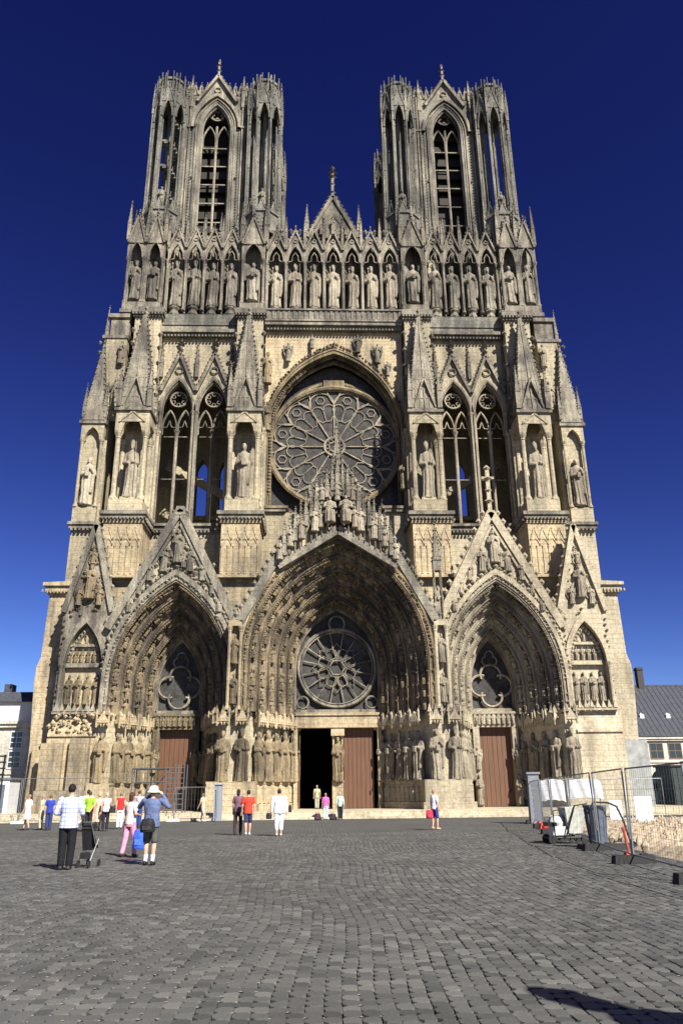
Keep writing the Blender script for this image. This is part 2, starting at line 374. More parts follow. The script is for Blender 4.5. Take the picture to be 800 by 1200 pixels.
# --- carved figures along the portal orders, the portal funnels, jambs and doors
def crown_canopy(name, w, mat, h=1.0):
    """small vaulted canopy with three gablets and pinnacles, hangs above a figure; origin at its bottom centre"""
    m = MB(); d = w*.8
    m.box(-w, w, -d, d*.4, h*.35, h*.55)
    for a, (x, y) in ((0, (0, -d)),): m.slab([(-w, h*.3), (w, h*.3), (w*.1, h*.95), (-w*.1, h*.95)], -d-.04, -d+.05)
    for q in (-1, 1):
        m.box(q*w-.05, q*w+.05, -d-.03, -d+.08, 0, h*.95); m.pyr(q*w, -d+.02, h*.95, h*1.2, .06)
        m.add([(q*w, -d, h*.3), (q*w, d*.3, h*.3), (q*w, -d*.4, h*.9)], [(0, 1, 2)])
        m.slab([(q*w*.15, h*.02), (q*w*.5, h*.28), (q*w*.9, h*.02), (q*w*.9, h*.4), (q*w*.1, h*.4)], -d+.02, -d+.06)
    m.box(-w*.7, w*.7, -d*.6, d*.4, h*.5, h*.8); m.pyr(0, -d*.1, h*.8, h*1.1, w*.5)
    me = bpy.data.meshes.new(name); me.from_pydata(m.v, [], m.f); me.materials.append(mat); return me
CAN = {}
def canopy(x, y, z, w, mat, parent, rz=0, h=1.0, name='canopy'):
    k = (round(w, 2), mat.name, h)
    if k not in CAN: CAN[k] = crown_canopy('canopy', w, mat, h)
    o = link(name, CAN[k], parent, (x, y, z)); o.rotation_euler = (0, 0, rz); return o
def legged(P, zb):
    (xa, za), (xb, zb2) = P[0], P[-1]
    n = 4; return [(xa, zb+(za-zb)*i/n) for i in range(n)]+P+[(xb, zb2+(zb-zb2)*i/n) for i in range(1, n+1)]
ZA = {0: 10.6, -1: 9.2, 1: 9.2}
def funnel(cx, w0, a0, y0, w1, a1, y1, K, zs, mat, parent_name, n=16, nf=9, fh=1.1, carv=None, kinds=('seated', 'angel')):
    prof = [(0, 0, 0), (.05, -.12, -.08), (.14, -.14, 0), (.2, -.02, .04), (.24, .03, .02), (.3, .2, .02), (.78, .2, 0), (.84, .04, 0), (.9, .06, -.02), (.96, -.04, -.03), (1.0, 0, 0)]
    m = MB(); rows = []
    for k in range(K):
        for i, (u, dw, dy) in enumerate(prof):
            if k and i == 0: continue
            s = (k+u)/K; sc = 1.0 if K > 4 else .9
            w = w0+(w1-w0)*s+dw*sc; a = a0+(a1-a0)*s+dw*sc*1.3; y = y0+(y1-y0)*s+dy*2
            rows.append([(p[0], y, p[1]) for p in legged(apts(cx, w, zs, a, n), ZS)])
    k0 = len(m.v)
    for r in rows: m.v += r
    L = len(rows[0])
    for i in range(len(rows)-1):
        for j in range(L-1): m.f.append((k0+i*L+j, k0+i*L+j+1, k0+(i+1)*L+j+1, k0+(i+1)*L+j))
    o = m.build(parent_name, mat, cath)
    fol = MB()
    for k in range(K):
        s = (k+.56)/K
        w = w0+(w1-w0)*s; a = a0+(a1-a0)*s; y = y0+(y1-y0)*s
        P = legged(apts(cx, w, zs, a, 60), ZS); half = P[:65]
        d = [0]
        for p, q in zip(half, half[1:]): d.append(d[-1]+hypot(q[0]-p[0], q[1]-p[1]))
        nk = max(4, int(d[-1]/fh))
        for side in (-1, 1):
            for j in range(nk):
                t = d[-1]*(j+.06)/nk; i = max(q for q in range(64) if d[q] <= t)
                p, q2 = half[i], half[i+1]; tx, tz = q2[0]-p[0], q2[1]-p[1]; l = hypot(tx, tz); tx /= l; tz /= l
                up = Vector((tx, 0, tz)); nin = Vector((tz, 0, -tx))     # inward normal on the left side
                X = p[0]
                if side == 1: X = 2*cx-p[0]; up.x *= -1; nin.x *= -1
                f = (nin*.75+Vector((0, -.75, 0))); f = (f-up*f.dot(up)).normalized()
                xax = (-f).cross(up).normalized()
                M = Matrix((xax, -f, up)).transposed()
                pos = Vector((X, y, p[1]))-nin*.02+Vector((0, -.05, 0))
                place('archivolt_figure', RN.choice(kinds), carv, pos, d[-1]/nk*.86, o, rot=M.to_quaternion(), R=RN, sx=1.25)
                tip = pos+up*(d[-1]/nk*.88)
                for q3 in (-1, 0, 1): e3 = tip+xax*q3*.17-Vector((0, .08*(q3 == 0), 0)); fol.octa(tuple(e3), .12, .17)
        for side in (-1, 1):
            for i in range(0, 64):
                p = half[i]; X = p[0] if side < 0 else 2*cx-p[0]; sg = -1 if side < 0 else 1
                f_ = ((k+.1)-(k+.56))/K; xx = X-sg*((w1-w0)*-f_)*1.0
                fol.octa((X+sg*(w1-w0)*f_-sg*.13, y+(y1-y0)*f_-.12, p[1]), .075+.03*(i % 2))
    tag(fol.build('leaf_carving', carv, o), kind='stuff')
    return o
def jamb_row(parent, pts, mat, carv, zb, zt, h, kinds=('saint', 'bishop', 'saint'), canmat=None, rz_in=0.0, cw=.42):
    for x, y, rz in pts:
        place('jamb_statue', RN.choice(kinds), carv, (x, y, zb), h, parent, rz=rz, R=RN, sx=1.12)
        canopy(x, y, zt, cw, canmat or mat, parent, rz, h=1.05)
Z0, ZJ, ZS = 0.45, 2.35, 7.05
def solid(poly, z0, z1, mat, name, parent=cath, grow=0):
    m = MB(); m.prism(poly, z0, z1); return m.build(name, mat, parent)
SP = {}
for sx, wall, carv, carvd in ((-1, GOLD, CARVG, CARVG), (1, CREAM, CARVC, CARVC)):
    # pier between centre portal and side portal (plan, mirrored by sx)
    pier = [(3.25, .4), (3.25, -.6), (6.3, -5.2), (6.6, -6.0), (8.2, -6.0), (8.5, -5.0), (10.35, -.6), (10.35, .4)]
    base = [(3.05, .4), (3.05, -.75), (5.65, -5.2), (5.75, -6.6), (9.05, -6.6), (9.0, -5.0), (10.1, -.75), (10.1, .4)]
    plinth = [(2.98, .4), (2.98, -.85), (5.5, -5.2), (5.6, -6.75), (9.2, -6.75), (9.15, -5.0), (10.05, -.85), (10.05, .4)]
    outer = [(13.65, .4), (13.65, -.6), (15.9, -4.9), (16.1, -5.4), (16.9, -5.4), (16.9, .4)]
    obase = [(13.9, .4), (13.9, -.75), (15.5, -4.9), (15.6, -6.0), (17.2, -6.0), (17.2, .4)]
    m = MB(sx)
    for pl in (pier, outer): m.prism(pl, ZJ, ZS)
    b = m.build('portal_jamb', BEIGE if sx < 0 else wall, cath)
    for pl in (base, obase):
        m = MB(sx); m.prism(pl, Z0, ZJ-.3); m.prism([(p[0]+(.05 if p[0] < 5.7 or p[0] in (15.5, 15.6) else -.05 if p[0] > 9 and p[0] < 13 else 0), p[1]) for p in pl], ZJ-.3, ZJ-.15)
        m.prism(pl, ZJ-.15, ZJ+.002)
        if pl is base: m.prism(plinth, Z0, Z0+.45)
        for (xa, ya), (xb, yb) in ((((3.05, -.75), (5.65, -5.2)), ((9.0, -5.0), (10.1, -.75))) if pl is base else (((13.9, -.75), (15.5, -4.9)),)):
            for i in range(9):                        # blind drapery folds cut on the plinth
                f = (i+.5)/9; x = xa+(xb-xa)*f; y = ya+(yb-ya)*f; m.box(x-.09, x+.09, y-.16, y+.1, Z0+.5, ZJ-.45)
        m.build('portal_plinth', wall, cath)
    # jamb statues : centre side, pier front, side-portal inner jamb, outer jamb
    a1 = atan2(4.45, 2.6)
    pts = []
    for i in range(5):
        f = (i+.45)/5; pts.append((sx*(3.1+2.85*f), -.95-4.45*f, -sx*radians(52)))
    SP[sx] = pts
    jamb_row(b, pts, wall, carv, ZJ+.02, 6.0, 3.35)
    jamb_row(b, [(sx*6.75, -6.25, 0), (sx*8.05, -6.25, 0)], wall, carv, ZJ+.02, 6.0, 3.35)
    jamb_row(b, [(sx*(8.75+1.35*f), -5.1+4.2*f, sx*radians(62)) for f in (.08, .36, .64, .9)], wall, carv, ZJ+.02, 6.0, 3.3)
    jamb_row(b, [(sx*(13.9+1.75*f), -.95-4.0*f, -sx*radians(60)) for f in (.1, .38, .66, .94)], wall, carv, ZJ+.02, 6.0, 3.3)
    jamb_row(b, [(sx*16.45, -5.7, 0)], wall, carv, ZJ+.02, 6.0, 3.3)
    # continuous crenellated canopy cornice at the springing
    for (xa, ya), (xb, yb) in (((3.05, -.75), (5.9, -5.35)), ((6.1, -6.45), (8.75, -6.45)), ((8.75, -5.4), (10.2, -.85)), ((13.75, -.85), (15.75, -5.1)), ((15.9, -5.9), (17.1, -5.9))):
        m = MB(sx); L = hypot(xb-xa, yb-ya); n = int(L/.42); ux, uy = (xb-xa)/L, (yb-ya)/L
        nx, ny = (uy, -ux)
        m.prism([(xa, ya), (xb, yb), (xb-nx*.5, yb-ny*.5), (xa-nx*.5, ya-ny*.5)] if False else [(xa, ya), (xb, yb), (xb, yb+.5), (xa, ya+.5)], 6.72, 6.86)
        for i in range(n):
            x = xa+ux*L*(i+.5)/n; y = ya+uy*L*(i+.5)/n
            m.pyr(x, y, 6.86, 7.45, .17); m.pyr(x, y+.02, 6.72, 6.25, .15)
        m.build('canopy_cornice', carv, cath)

# doors, lintels, tympana with their windows
def door(cx, w, y, z1, parent, opened=False):
    n = 7; e = MB()
    e.box(cx-w, cx+w, y+.1, y+.18, Z0, z1)
    d = e.build('door', WOOD, parent)
    for i in range(n):
        b = MB(); x0 = cx-w+2*w*i/n; b.box(x0+.012, x0+2*w/n-.012, y+.02+RN.uniform(0, .012), y+.1, Z0+.03, z1-.02); b.build('board', WOOD, d)
    h = MB()
    h.box(cx+w*.7, cx+w*.78, y-.05, y+.02, 1.45, 1.7)
    h.build('handle', IRON, d)
    return d
for q in (0, -1, 1):
    cx = PC[q]; wallm = {0: GOLD, -1: GOLD, 1: CREAM}[q]; carv = {0: CARVG, -1: CARVG, 1: CARVC}[q]
    tw, ta = (3.25, 15.4) if q == 0 else (1.68, 12.95)
    if q == 0:
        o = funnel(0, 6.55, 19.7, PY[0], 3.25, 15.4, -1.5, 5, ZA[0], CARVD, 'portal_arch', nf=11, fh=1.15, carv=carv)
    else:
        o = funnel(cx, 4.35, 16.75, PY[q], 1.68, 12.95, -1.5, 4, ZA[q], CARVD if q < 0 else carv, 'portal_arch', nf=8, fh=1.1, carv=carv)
    # tympanum wall and window
    m = MB(); P = apts(cx, tw+.15, ZA[q], ta+.2, 16); m.slab([(cx-tw-.15, ZS-.1)]+P+[(cx+tw+.15, ZS-.1)], 0.0, .35)
    g = m.build('tympanum_glass', GLASS, cath)
    m = MB()
    m.archband(cx, tw+.1, ta+.1, tw-.1, ta-.16, ZA[q], -.5, -.002, 16, legs=7.4)
    m.box(cx-tw, cx+tw, -.5, -.003, 7.3, 7.55)
    if q == 0:
        R_, zc = 3.0, 10.75
        circle(m, cx, zc, -.3, R_, .14, 40); circle(m, cx, zc, -.25, R_-.22, .07, 40)
        circle(m, cx, zc, -.25, .62, .08, 6); circle(m, cx, 14.2, -.28, .62, .1, 16)
        for i in range(16):
            a = 2*pi*(i+.5)/16; m.tube([(cx+(1.55)*cos(a), -.22, zc+1.55*sin(a)), (cx+R_*cos(a), -.22, zc+R_*sin(a))], .055, 4)
        for i in range(8):
            a = 2*pi*i/8+pi/8
            circle(m, cx+1.12*cos(a), zc+1.12*sin(a), -.22, .42, .05, 8)
        for i in range(8):
            a = 2*pi*i/8; m.tube([(cx+.62*cos(a), -.22, zc+.62*sin(a)), (cx+1.55*cos(a-.2), -.22, zc+1.55*sin(a-.2)), (cx+1.9*cos(a), -.22, zc+1.9*sin(a)), (cx+1.55*cos(a+.2), -.22, zc+1.55*sin(a+.2)), (cx+.62*cos(a), -.22, zc+.62*sin(a))], .045, 4)
        for s in (-1, 1): circle(m, cx+s*2.65, 8.1, -.25, .45, .07, 14)
    else:
        zc = 9.3
        for i in range(4):
            a = pi/2*i; circle(m, cx+.8*cos(a), zc+.8*sin(a), -.28, .8, .1, 14, a0=a-radians(112), a1=a+radians(112))
        for i in range(3):
            a = pi/2+2*pi/3*i; circle(m, cx+.28*cos(a), 11.35+.28*sin(a), -.25, .34, .06, 9, a0=a-2, a1=a+2)
    m.build('tracery', CARVB if q < 1 else carv, g); g.location.y = -.9
    if q == 0:
        m = MB(); m.box(-3.2, 3.2, -.62, .3, 6.2, 7.3); m.box(-3.2, 3.2, -.75, -.62, 7.1, 7.3); m.box(-3.2, 3.2, -.7, -.62, 6.2, 6.3)
        li = m.build('lintel', GOLD, cath); li.location.y = -.9
        m = MB(); m.box(-.42, .42, -.7, .3, Z0, 2.3); m.box(-.3, .3, -.5, .3, 2.3, 6.2); m.box(-.5, .5, -.9, -.5, 5.6, 6.1)
        for s in (-1, 1): m.shaft(s*.33, -.6, 2.3, 5.6, .07)
        for s in (-1, 1): m.box(s*3.15-.14, s*3.15+.14, -.66, .3, Z0, 6.2)
        t = m.build('trumeau', GOLD, cath); t.location.y = -.9
        place('jamb_statue', 'saint', CARVG, (0, -.72, 2.35), 3.2, t, R=RN)
        door(1.6, 1.13, -.9, 6.2, cath)
        # the open left leaf stands swung inwards
        e = MB(); e.box(-2.98, -2.86, .25, 2.4, Z0, 6.1); e.build('door', WOOD, cath)
    else:
        m = MB(); m.box(cx-1.7, cx+1.7, -.62, .3, 6.15, 7.3)
        for i in range(9): m.box(cx-1.6+.36*i, cx-1.6+.36*i+.2, -.72, -.62, 6.35, 7.1)
        m.box(cx-1.7, cx+1.7, -.76, -.62, 7.12, 7.3)
        m.box(cx-1.72, cx-1.25, -.62, .3, Z0, 6.15); m.box(cx+1.25, cx+1.72, -.62, .3, Z0, 6.15)
        li = m.build('lintel', carv, cath); li.location.y = -.9
        for i in range(8): place('lintel_figure', 'seated', carv, (cx-1.4+.4*i, -.74, 6.38), .72, li, R=RN)
        for s in (-1, 1): place('jamb_statue', 'saint', carv, (cx+s*1.5, -.72, Z0+.2), 2.1, li, R=RN); place('jamb_statue', 'angel', carv, (cx+s*1.5, -.72, 3.1), 1.6, li, R=RN)
        door(cx, 1.25, -.9, 6.15, cath)

# --- front walls above the arches: gables
def gable_z(cx, tip, slope):
    return lambda x: tip-slope*abs(x-cx)
m = MB()
def topc(x): return min(19.6, 26.3-1.86*abs(x)) if abs(x) > 3.6 else 19.9
def gable_wall(cx, hl, hr, wa, ap, tipz, slope, y, mat, cap=None, name='gable', za_=9.2):
    m = MB(); T = gable_z(cx, tipz, slope)
    TT = (lambda x: min(cap, T(x))) if cap else T
    xs = sorted(set([cx-hl, cx+hr, cx]+[p[0] for p in apts(cx, wa, za_, ap, 14)]+([cx-(tipz-cap)/slope, cx+(tipz-cap)/slope] if cap else [])))
    A = apts(cx, wa, za_, ap, 60)
    def az(x):
        if abs(x-cx) >= wa-1e-6: return ZS
        return np.interp(x, [p[0] for p in A], [p[1] for p in A])
    for xa, xb in zip(xs, xs[1:]):
        e = 1e-6; m.slab([(xa, az(xa+e)), (xb, az(xb-e)), (xb, TT(xb)), (xa, TT(xa))], y, y+.9)
    return m, T
GC = {}
for q, tip, slope, wa, ap in ((-1, 22.3, 1.9, 4.35, 16.75), (1, 22.1, 1.86, 4.35, 16.75)):
    cx = PC[q]; y = PY[q]; wm = GREY if q < 0 else CREAM; carv = CARVB if q < 0 else CARVC
    m, T = gable_wall(cx, 4.6, 4.6, wa, ap, tip-.35, slope, y, BEIGE if q < 0 else CREAM)
    g = m.build('portal_gable', BEIGE if q < 0 else CREAM, cath)
    m = MB()
    for s in (-1, 1):
        a, b_ = (cx+s*4.75, T(cx+4.75)+.1), (cx, tip)
        m.beam(a, b_, .3, y-.32, y+.95); m.beam((a[0]-s*.1, a[1]-.75), (b_[0], b_[1]-1.05), .1, y-.2, y-.002)
        n = 13
        for i in range(n):
            f = (i+.5)/n
            if q > 0: m.octa((a[0]+(b_[0]-a[0])*f+s*.42, y-.0, a[1]+(b_[1]-a[1])*f+.32), .24, .3)
            elif i % 3 == 0: m.octa((a[0]+(b_[0]-a[0])*f+s*.36, y, a[1]+(b_[1]-a[1])*f+.22), .16, .2)
    m.archband(cx, wa+.5, ap+.75, wa+.2, ap+.3, 9.2, y-.28, y-.002, 16, legs=ZS)
    hb = MB(); hb.archband(cx, wa+.15, ap+.2, wa-.02, ap-.02, 9.2, y-.16, y-.003, 16, legs=ZS)
    for p in legged(apts(cx, wa+.18, 9.2, ap+.25, 34), ZS)[1:-1]: hb.octa((p[0]+RN.uniform(-.06, .06), y-.18, p[1]+RN.uniform(-.05, .05)), RN.uniform(.1, .2))
    tag(hb.build('arch_rim', carv, g), kind='stuff')
    P = apts(cx, wa+.62, 9.2, ap+.95, 24)
    for p in P[2:-2]: m.octa((p[0]+RN.uniform(-.05, .05), y-.2, p[1]), RN.uniform(.14, .24))
    if q > 0:
        m.box(cx-.16, cx+.16, y-.1, y+.2, tip, tip+3.6)
        for z, r in ((1.0, .38), (1.9, .3), (2.9, .42), (3.8, .3)): m.octa((cx, y, tip+z), r, .3)
        m.box(cx-.5, cx+.5, y-.08, y+.12, tip+2.85, tip+3.05)
    else: m.box(cx-.45, cx+.45, y-.35, y+.9, tip-.5, tip+.25, .15, .1)
    m.build('coping', CARVB if q < 0 else CREAM, g)
    # relief groups
    for dx, z, h, kind in ((0, 18.0, 2.6, 'king'), (-1.0, 17.3, 1.9, 'angel'), (1.0, 17.3, 1.9, 'angel'), (-1.95, 16.6, 1.5, 'saint'), (1.95, 16.6, 1.5, 'saint'), (-2.7, 15.6, 1.3, 'saint'), (2.7, 15.6, 1.3, 'saint'), (-3.3, 14.2, 1.3, 'seated'), (3.3, 14.2, 1.3, 'seated'), (-.45, 20.1 if q < 0 else 17.4, 1.0, 'angel'), (.5, 17.6, 1.1, 'seated')):
        place('gable_figure', kind, carv, (cx+dx, y-.16, z), h, g, R=RN, sx=1.3)
    if q < 0:
        m = MB()
        for i in range(160):
            x = RN.uniform(-3, 3); z = RN.uniform(15.5, 20.8)
            if z < 20.9-1.9*abs(x) and z > 16.9-.45*abs(x)*1.8: m.octa((cx+x, y-.04, z), RN.uniform(.1, .28))
        m.build('relief_rubble', carv, g, None); tag(bpy.data.objects[-1] if False else COL.objects[-1], kind='stuff')
    # solid roof of the porch behind
    m = MB(); m.beam((cx-4.5, T(cx+4.5)-.5), (cx, tip-.75), .12, y+.95, -.2); m.beam((cx+4.5, T(cx+4.5)-.5), (cx, tip-.75), .12, y+.95, -.2); m.build('porch_roof', LEAD, cath)
# centre gable
m, T = gable_wall(0, 7.2, 7.2, 6.55, 19.7, 26.6, 1.86, PY[0], GOLD, cap=20.6, za_=10.6)
g0 = m.build('portal_gable', GOLD, cath); y = PY[0]
m = MB()
for s in (-1, 1):
    m.beam((s*7.15, 13.35), (s*3.7, 19.75), .3, y-.3, y+.95)
    for i in range(11):
        f = (i+.4)/11; m.octa((s*(7.15-3.45*f+.42), y, 13.35+6.4*f+.3), .22, .3)
    m.beam((s*4.3, 17.5), (0, 20.35), .3, y-.5, y-.003)     # hood over the arch
    m.beam((s*4.4, 17.3), (0, 20.05), .14, y-.62, y-.5)
hb = MB(); hb.archband(0, 6.95, 20.2, 6.8, 20.02, 10.6, y-.22, y-.002, 18, legs=ZS)
hb.archband(0, 6.72, 19.95, 6.5, 19.65, 10.6, y-.15, y-.003, 18, legs=ZS)
for p in legged(apts(0, 6.76, 10.6, 19.95, 50), ZS)[1:-1]: hb.octa((p[0]+RN.uniform(-.06, .06), y-.15, p[1]+RN.uniform(-.06, .06)), RN.uniform(.1, .22))
tag(hb.build('arch_rim', CARVG, g0), kind='stuff')
m.build('coping', GREY, g0)
# coronation group over the centre gable: canopies stepping up to a spire
m = MB(); cn = MB()
for i in range(-10, 11):
    x = i*.4; zb = 20.5-abs(x)*.62; top = 26.2-abs(x)*1.45
    for yy in ((y-.55), (y+.3)):
        m.pinnacle(x, yy, top-2.2, top-1.3, top+.5+(.4 if i % 2 else 0), .11+.05*(i % 2 == 0), n=4)
    if abs(i) > 1: m.tube([(x, y-.55, zb), (x, y-.55, top-1.9)], .05, 5)
    if abs(i) % 2 == 0: m.gablet(x, .42, top-2.1, top-1.0, y-.45, t=.06, d=.14, cr=.09, n=3)
m.pinnacle(0, y, 24.6, 25.6, 29.6, .36, n=9)
for i in range(7): m.octa((0, y, 26.0+i*.55), .24-.02*i)
o = m.build('canopy_cluster', CARVB, g0)
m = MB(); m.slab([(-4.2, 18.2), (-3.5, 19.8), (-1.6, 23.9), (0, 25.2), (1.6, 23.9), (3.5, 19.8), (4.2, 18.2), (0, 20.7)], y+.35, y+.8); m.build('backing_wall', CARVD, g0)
for dx, z, h, k in ((-.6, 20.7, 2.2, 'seated'), (.6, 20.7, 2.3, 'seated'), (0, 22.6, 1.4, 'angel'), (-1.3, 20.4, 1.7, 'angel'), (1.3, 20.4, 1.7, 'angel'), (-1.75, 20.1, 1.9, 'angel'), (1.75, 20.1, 1.9, 'angel'), (-2.7, 19.5, 1.7, 'angel'), (2.7, 19.5, 1.7, 'angel'), (-3.55, 18.9, 1.6, 'saint'), (3.55, 18.9, 1.6, 'saint'), (-4.3, 17.9, 1.5, 'saint'), (4.3, 17.9, 1.5, 'saint'), (-1.2, 22.6, 1.3, 'angel'), (1.2, 22.6, 1.3, 'angel'), (0, 23, 1.4, 'angel')):
    place('gable_figure', k, CARVC, (dx, y-(.8 if k == 'seated' else .6), z), h, g0, R=RN, sx=1.35)
m = MB()
for s in (-1, 1): m.beam((s*7.0, 12.9), (s*3.6, 19.2), .12, y+.95, -.2); m.beam((s*3.75, 19.0), (0, 21.2), .12, y+.95, -.2)
m.build('porch_roof', LEAD, cath)
# slender pinnacled tabernacles in the valleys between gables
for sx, mt in ((-1, GREY), (1, CARVC)):
    m = MB(sx)
    m.box(6.9, 8.0, PY[1]-.6, -1, 7.05, 13.0)
    for x in (7.05, 7.85): m.shaft(x, -6.3, 7.1, 13.0, .13)
    m.box(6.95, 7.95, -6.5, -5.6, 13, 13.4)
    m.build('valley_pier', GOLD if sx < 0 else CREAM, cath)
    for z, k in ((7.5, 'saint'), (10.3, 'angel')): place('pier_statue', k, CARVG if sx < 0 else CARVC, (sx*7.45, -6.35, z), 2.1, COL.objects[-1] if False else cath, R=RN)
    if sx > 0:
        m = MB(sx)
        for x, yy in ((7.2, -6.2), (7.7, -6.2), (7.2, -5.7), (7.7, -5.7)): m.tube([(x, yy, 13.4), (x, yy, 17.2)], .06, 6)
        m.pinnacle(7.45, -5.95, 17.2, 18.0, 21.2, .3, n=6); place('pier_statue', 'saint', CARVC, (7.45, -5.95, 13.5), 2.6, cath, R=RN)
        m.build('pinnacle', GREY, cath)
    else:
        m = MB(sx); m.pyr(7.45, -5.95, 13.4, 14.6, .35); m.octa((7.45, -5.95, 14.6), .2); m.build('pinnacle', GREY, cath)

# --- outer blocks with the narrow side gables
for sx, wall, carv in ((-1, GOLD, CARVG), (1, CREAM, CARVC)):
    y = -5.4; cx = 18.45
    m = MB(sx)
    m.box(16.9, 20.35, y, 0, Z0, 5.6)
    m.box(16.95, 20.3, y-.12, y-.002, 5.45, 5.62)
    m.slab([(16.9, 5.6), (20.35, 5.6), (20.15, 7.0), (16.95, 7.0)], y+.35, 0)
    m.add([(16.9, y, 5.62), (20.35, y, 5.62), (20.15, y+.35, 7.0), (16.95, y+.35, 7.0)], [(0, 1, 2, 3)])
    # recessed panel behind the blind arch
    m.box(17.0, 20.1, y+.75, 0, 7.0, 14.2)
    b = m.build('outer_block', wall, cath)
    m, T = MB(sx), gable_z(cx, 21.0, 3.75)
    m.archwall(16.72, 20.25, 14, y+.2, y+.74, cx, 1.35, 10.4, 13.5, 7.0, n=10, top=lambda x: min(T(x), 21))
    for s in (-1, 1):
        m.beam((cx+s*1.78, 14.3), (cx, 21.1), .2, y-.05, y+.9)
        m.shaft(cx+s*1.5, y+.1, 7.1, 10.5, .14)
        for i in range(9): f = (i+.5)/9; m.octa((cx+s*(1.78*(1-f)+.28), y+.3, 14.3+6.8*f+.1), .17, .2)
    m.archband(cx, 1.7, 14.1, 1.35, 13.5, 10.4, y, y+.2, 10)
    m.box(16.75, 20.2, y-.12, y+.1, 6.98, 7.15)
    for i in range(8): m.pyr(16.95+i*.43, y-.02, 7.15, 7.75, .16)
    P = apts(cx, 1.15, 10.4, 13.1, 10)
    for p in P: m.octa((p[0], y+.5, p[1]), .16, .22)
    m.box(cx-1.3, cx+1.3, y+.4, y+.76, 10.3, 10.6); m.box(cx-1.1, cx+1.1, y+.45, y+.76, 11.8, 12.0)
    g = m.build('side_gable', wall if sx > 0 else CARVB, b)
    m = MB(sx); circle(m, cx, 16.0, y+.12, .62, .09, 14); circle(m, cx, 18.2, y+.12, .3, .06, 10)
    for i in range(70 if sx < 0 else 26):
        z = RN.uniform(13.9, 19.5); x = cx+RN.uniform(-1, 1)*(21-z)/3.75*.75; m.octa((x, y+.14, z), RN.uniform(.07, .17))
    for s in (-1, 1):
        for i in range(16): m.octa((cx+s*(1.62+RN.uniform(-.1, .1)), y+.1, 7.4+i*.42), RN.uniform(.08, .17))
    tag(m.build('leaf_carving', carv, b), kind='stuff')
    for i in range(4): place('relief_figure', 'saint', carv, (sx*(cx-1.0+.66*i), y+.62, 7.7), 2.1, b, R=RN)
    for i in range(6): place('relief_figure', 'seated', carv, (sx*(cx-1.1+.44*i), y+.6, 10.65), 1.05, b, R=RN)
    for i in range(3): place('relief_figure', 'angel', carv, (sx*(cx-.5+.5*i), y+.6, 12.05), .95, b, R=RN)
    for dx, z, h, k in ((0, 15.3, 2.6, 'king'), (-.75, 14.8, 1.4, 'angel'), (.75, 14.8, 1.4, 'angel'), (0, 18.0, 1.1, 'angel')): place('gable_figure', k, carv, (sx*(cx+dx), y+.02, z), h, b, R=RN, sx=1.25)
    # outermost buttress, battered, with its cap
    m = MB(sx)
    m.slab([(19.6, 0), (22.2, 0), (22.25, 5.2), (22.5, 9.6), (22.45, 10.6), (22.2, 11.4), (22.1, 16.2), (19.6, 16.2)], -3.2, 4)
    m.slab([(19.5, 16.2), (22.3, 16.2), (22.4, 16.5), (22.4, 16.75), (19.5, 16.75)], -3.5, 4.1)
    m.slab([(19.5, 16.75), (22.55, 16.75), (22.55, 17.0), (19.5, 17.15)], -3.7, 4.2)
    m.slab([(19.5, 0), (22.2, 0), (22.15, 4.8), (22.0, 5.1), (19.5, 5.1)], -3.45, 4.1)
    for i in range(11): m.box(19.9+i*.26, 20.02+i*.26, -3.62, -3.45, 16.28, 16.48)
    m.build('outer_buttress', wall, cath)
    if sx < 0:      # worn lower blocks and mouldings on the unrestored side
        m = MB(sx); m.box(17.3, 18.6, -5.9, -5.402, Z0, 5.3); m.box(19.1, 20.6, -5.75, -5.402, Z0, 5.0); m.box(20.6, 21.8, -4.2, -3.46, Z0, 5.0, .1, .1)
        m.box(17.0, 22.6, -6.0, -5.902, Z0, 1.9, 0, .3) if False else m.box(17.0, 20.6, -6.1, -5.902, Z0, 1.9)
        for i in range(40): m.octa((RN.uniform(17.2, 20.3), -5.45, RN.uniform(5.6, 6.9)), RN.uniform(.1, .25))
        m.build('outer_block', GOLD, cath)

# --- main wall between ground storey and balcony, piers and balcony cornice
def modillions(m, x0, x1, y, z, step=.3, s=.075):
    n = int((x1-x0)/step)
    for i in range(n): x = x0+(i+.5)*(x1-x0)/n; m.box(x-s, x+s, y-.16, y, z-.13, z+.05)
for sx, wall in ((-1, BEIGE), (1, CREAM)):
    m = MB(sx)
    m.box(9.0, 15.7, -.2, .8, 13.1, 22.3)
    m.box(18.3, 21.6, -1.6, 1, 14, 22.0)
    m.box(3.4, 6.4, -.2, .8, 7.1, 24.0)
    m.build('wall', wall, cath)
    m = MB(sx)
    m.box(8.9, 15.9, -.55, .8, 22.3, 22.62); m.box(8.9, 15.9, -.75, .8, 22.62, 22.85); modillions(m, 9.2, 15.6, -.5, 22.2)
    m.box(18.2, 21.7, -1.95, .8, 22.0, 22.3); m.box(18.2, 21.8, -2.1, .8, 22.3, 22.55); modillions(m, 18.4, 21.6, -1.85, 21.95)
    m.box(4.2, 6.4, -.5, .8, 24.0, 24.25)
    m.build('string_course', GREY, cath)
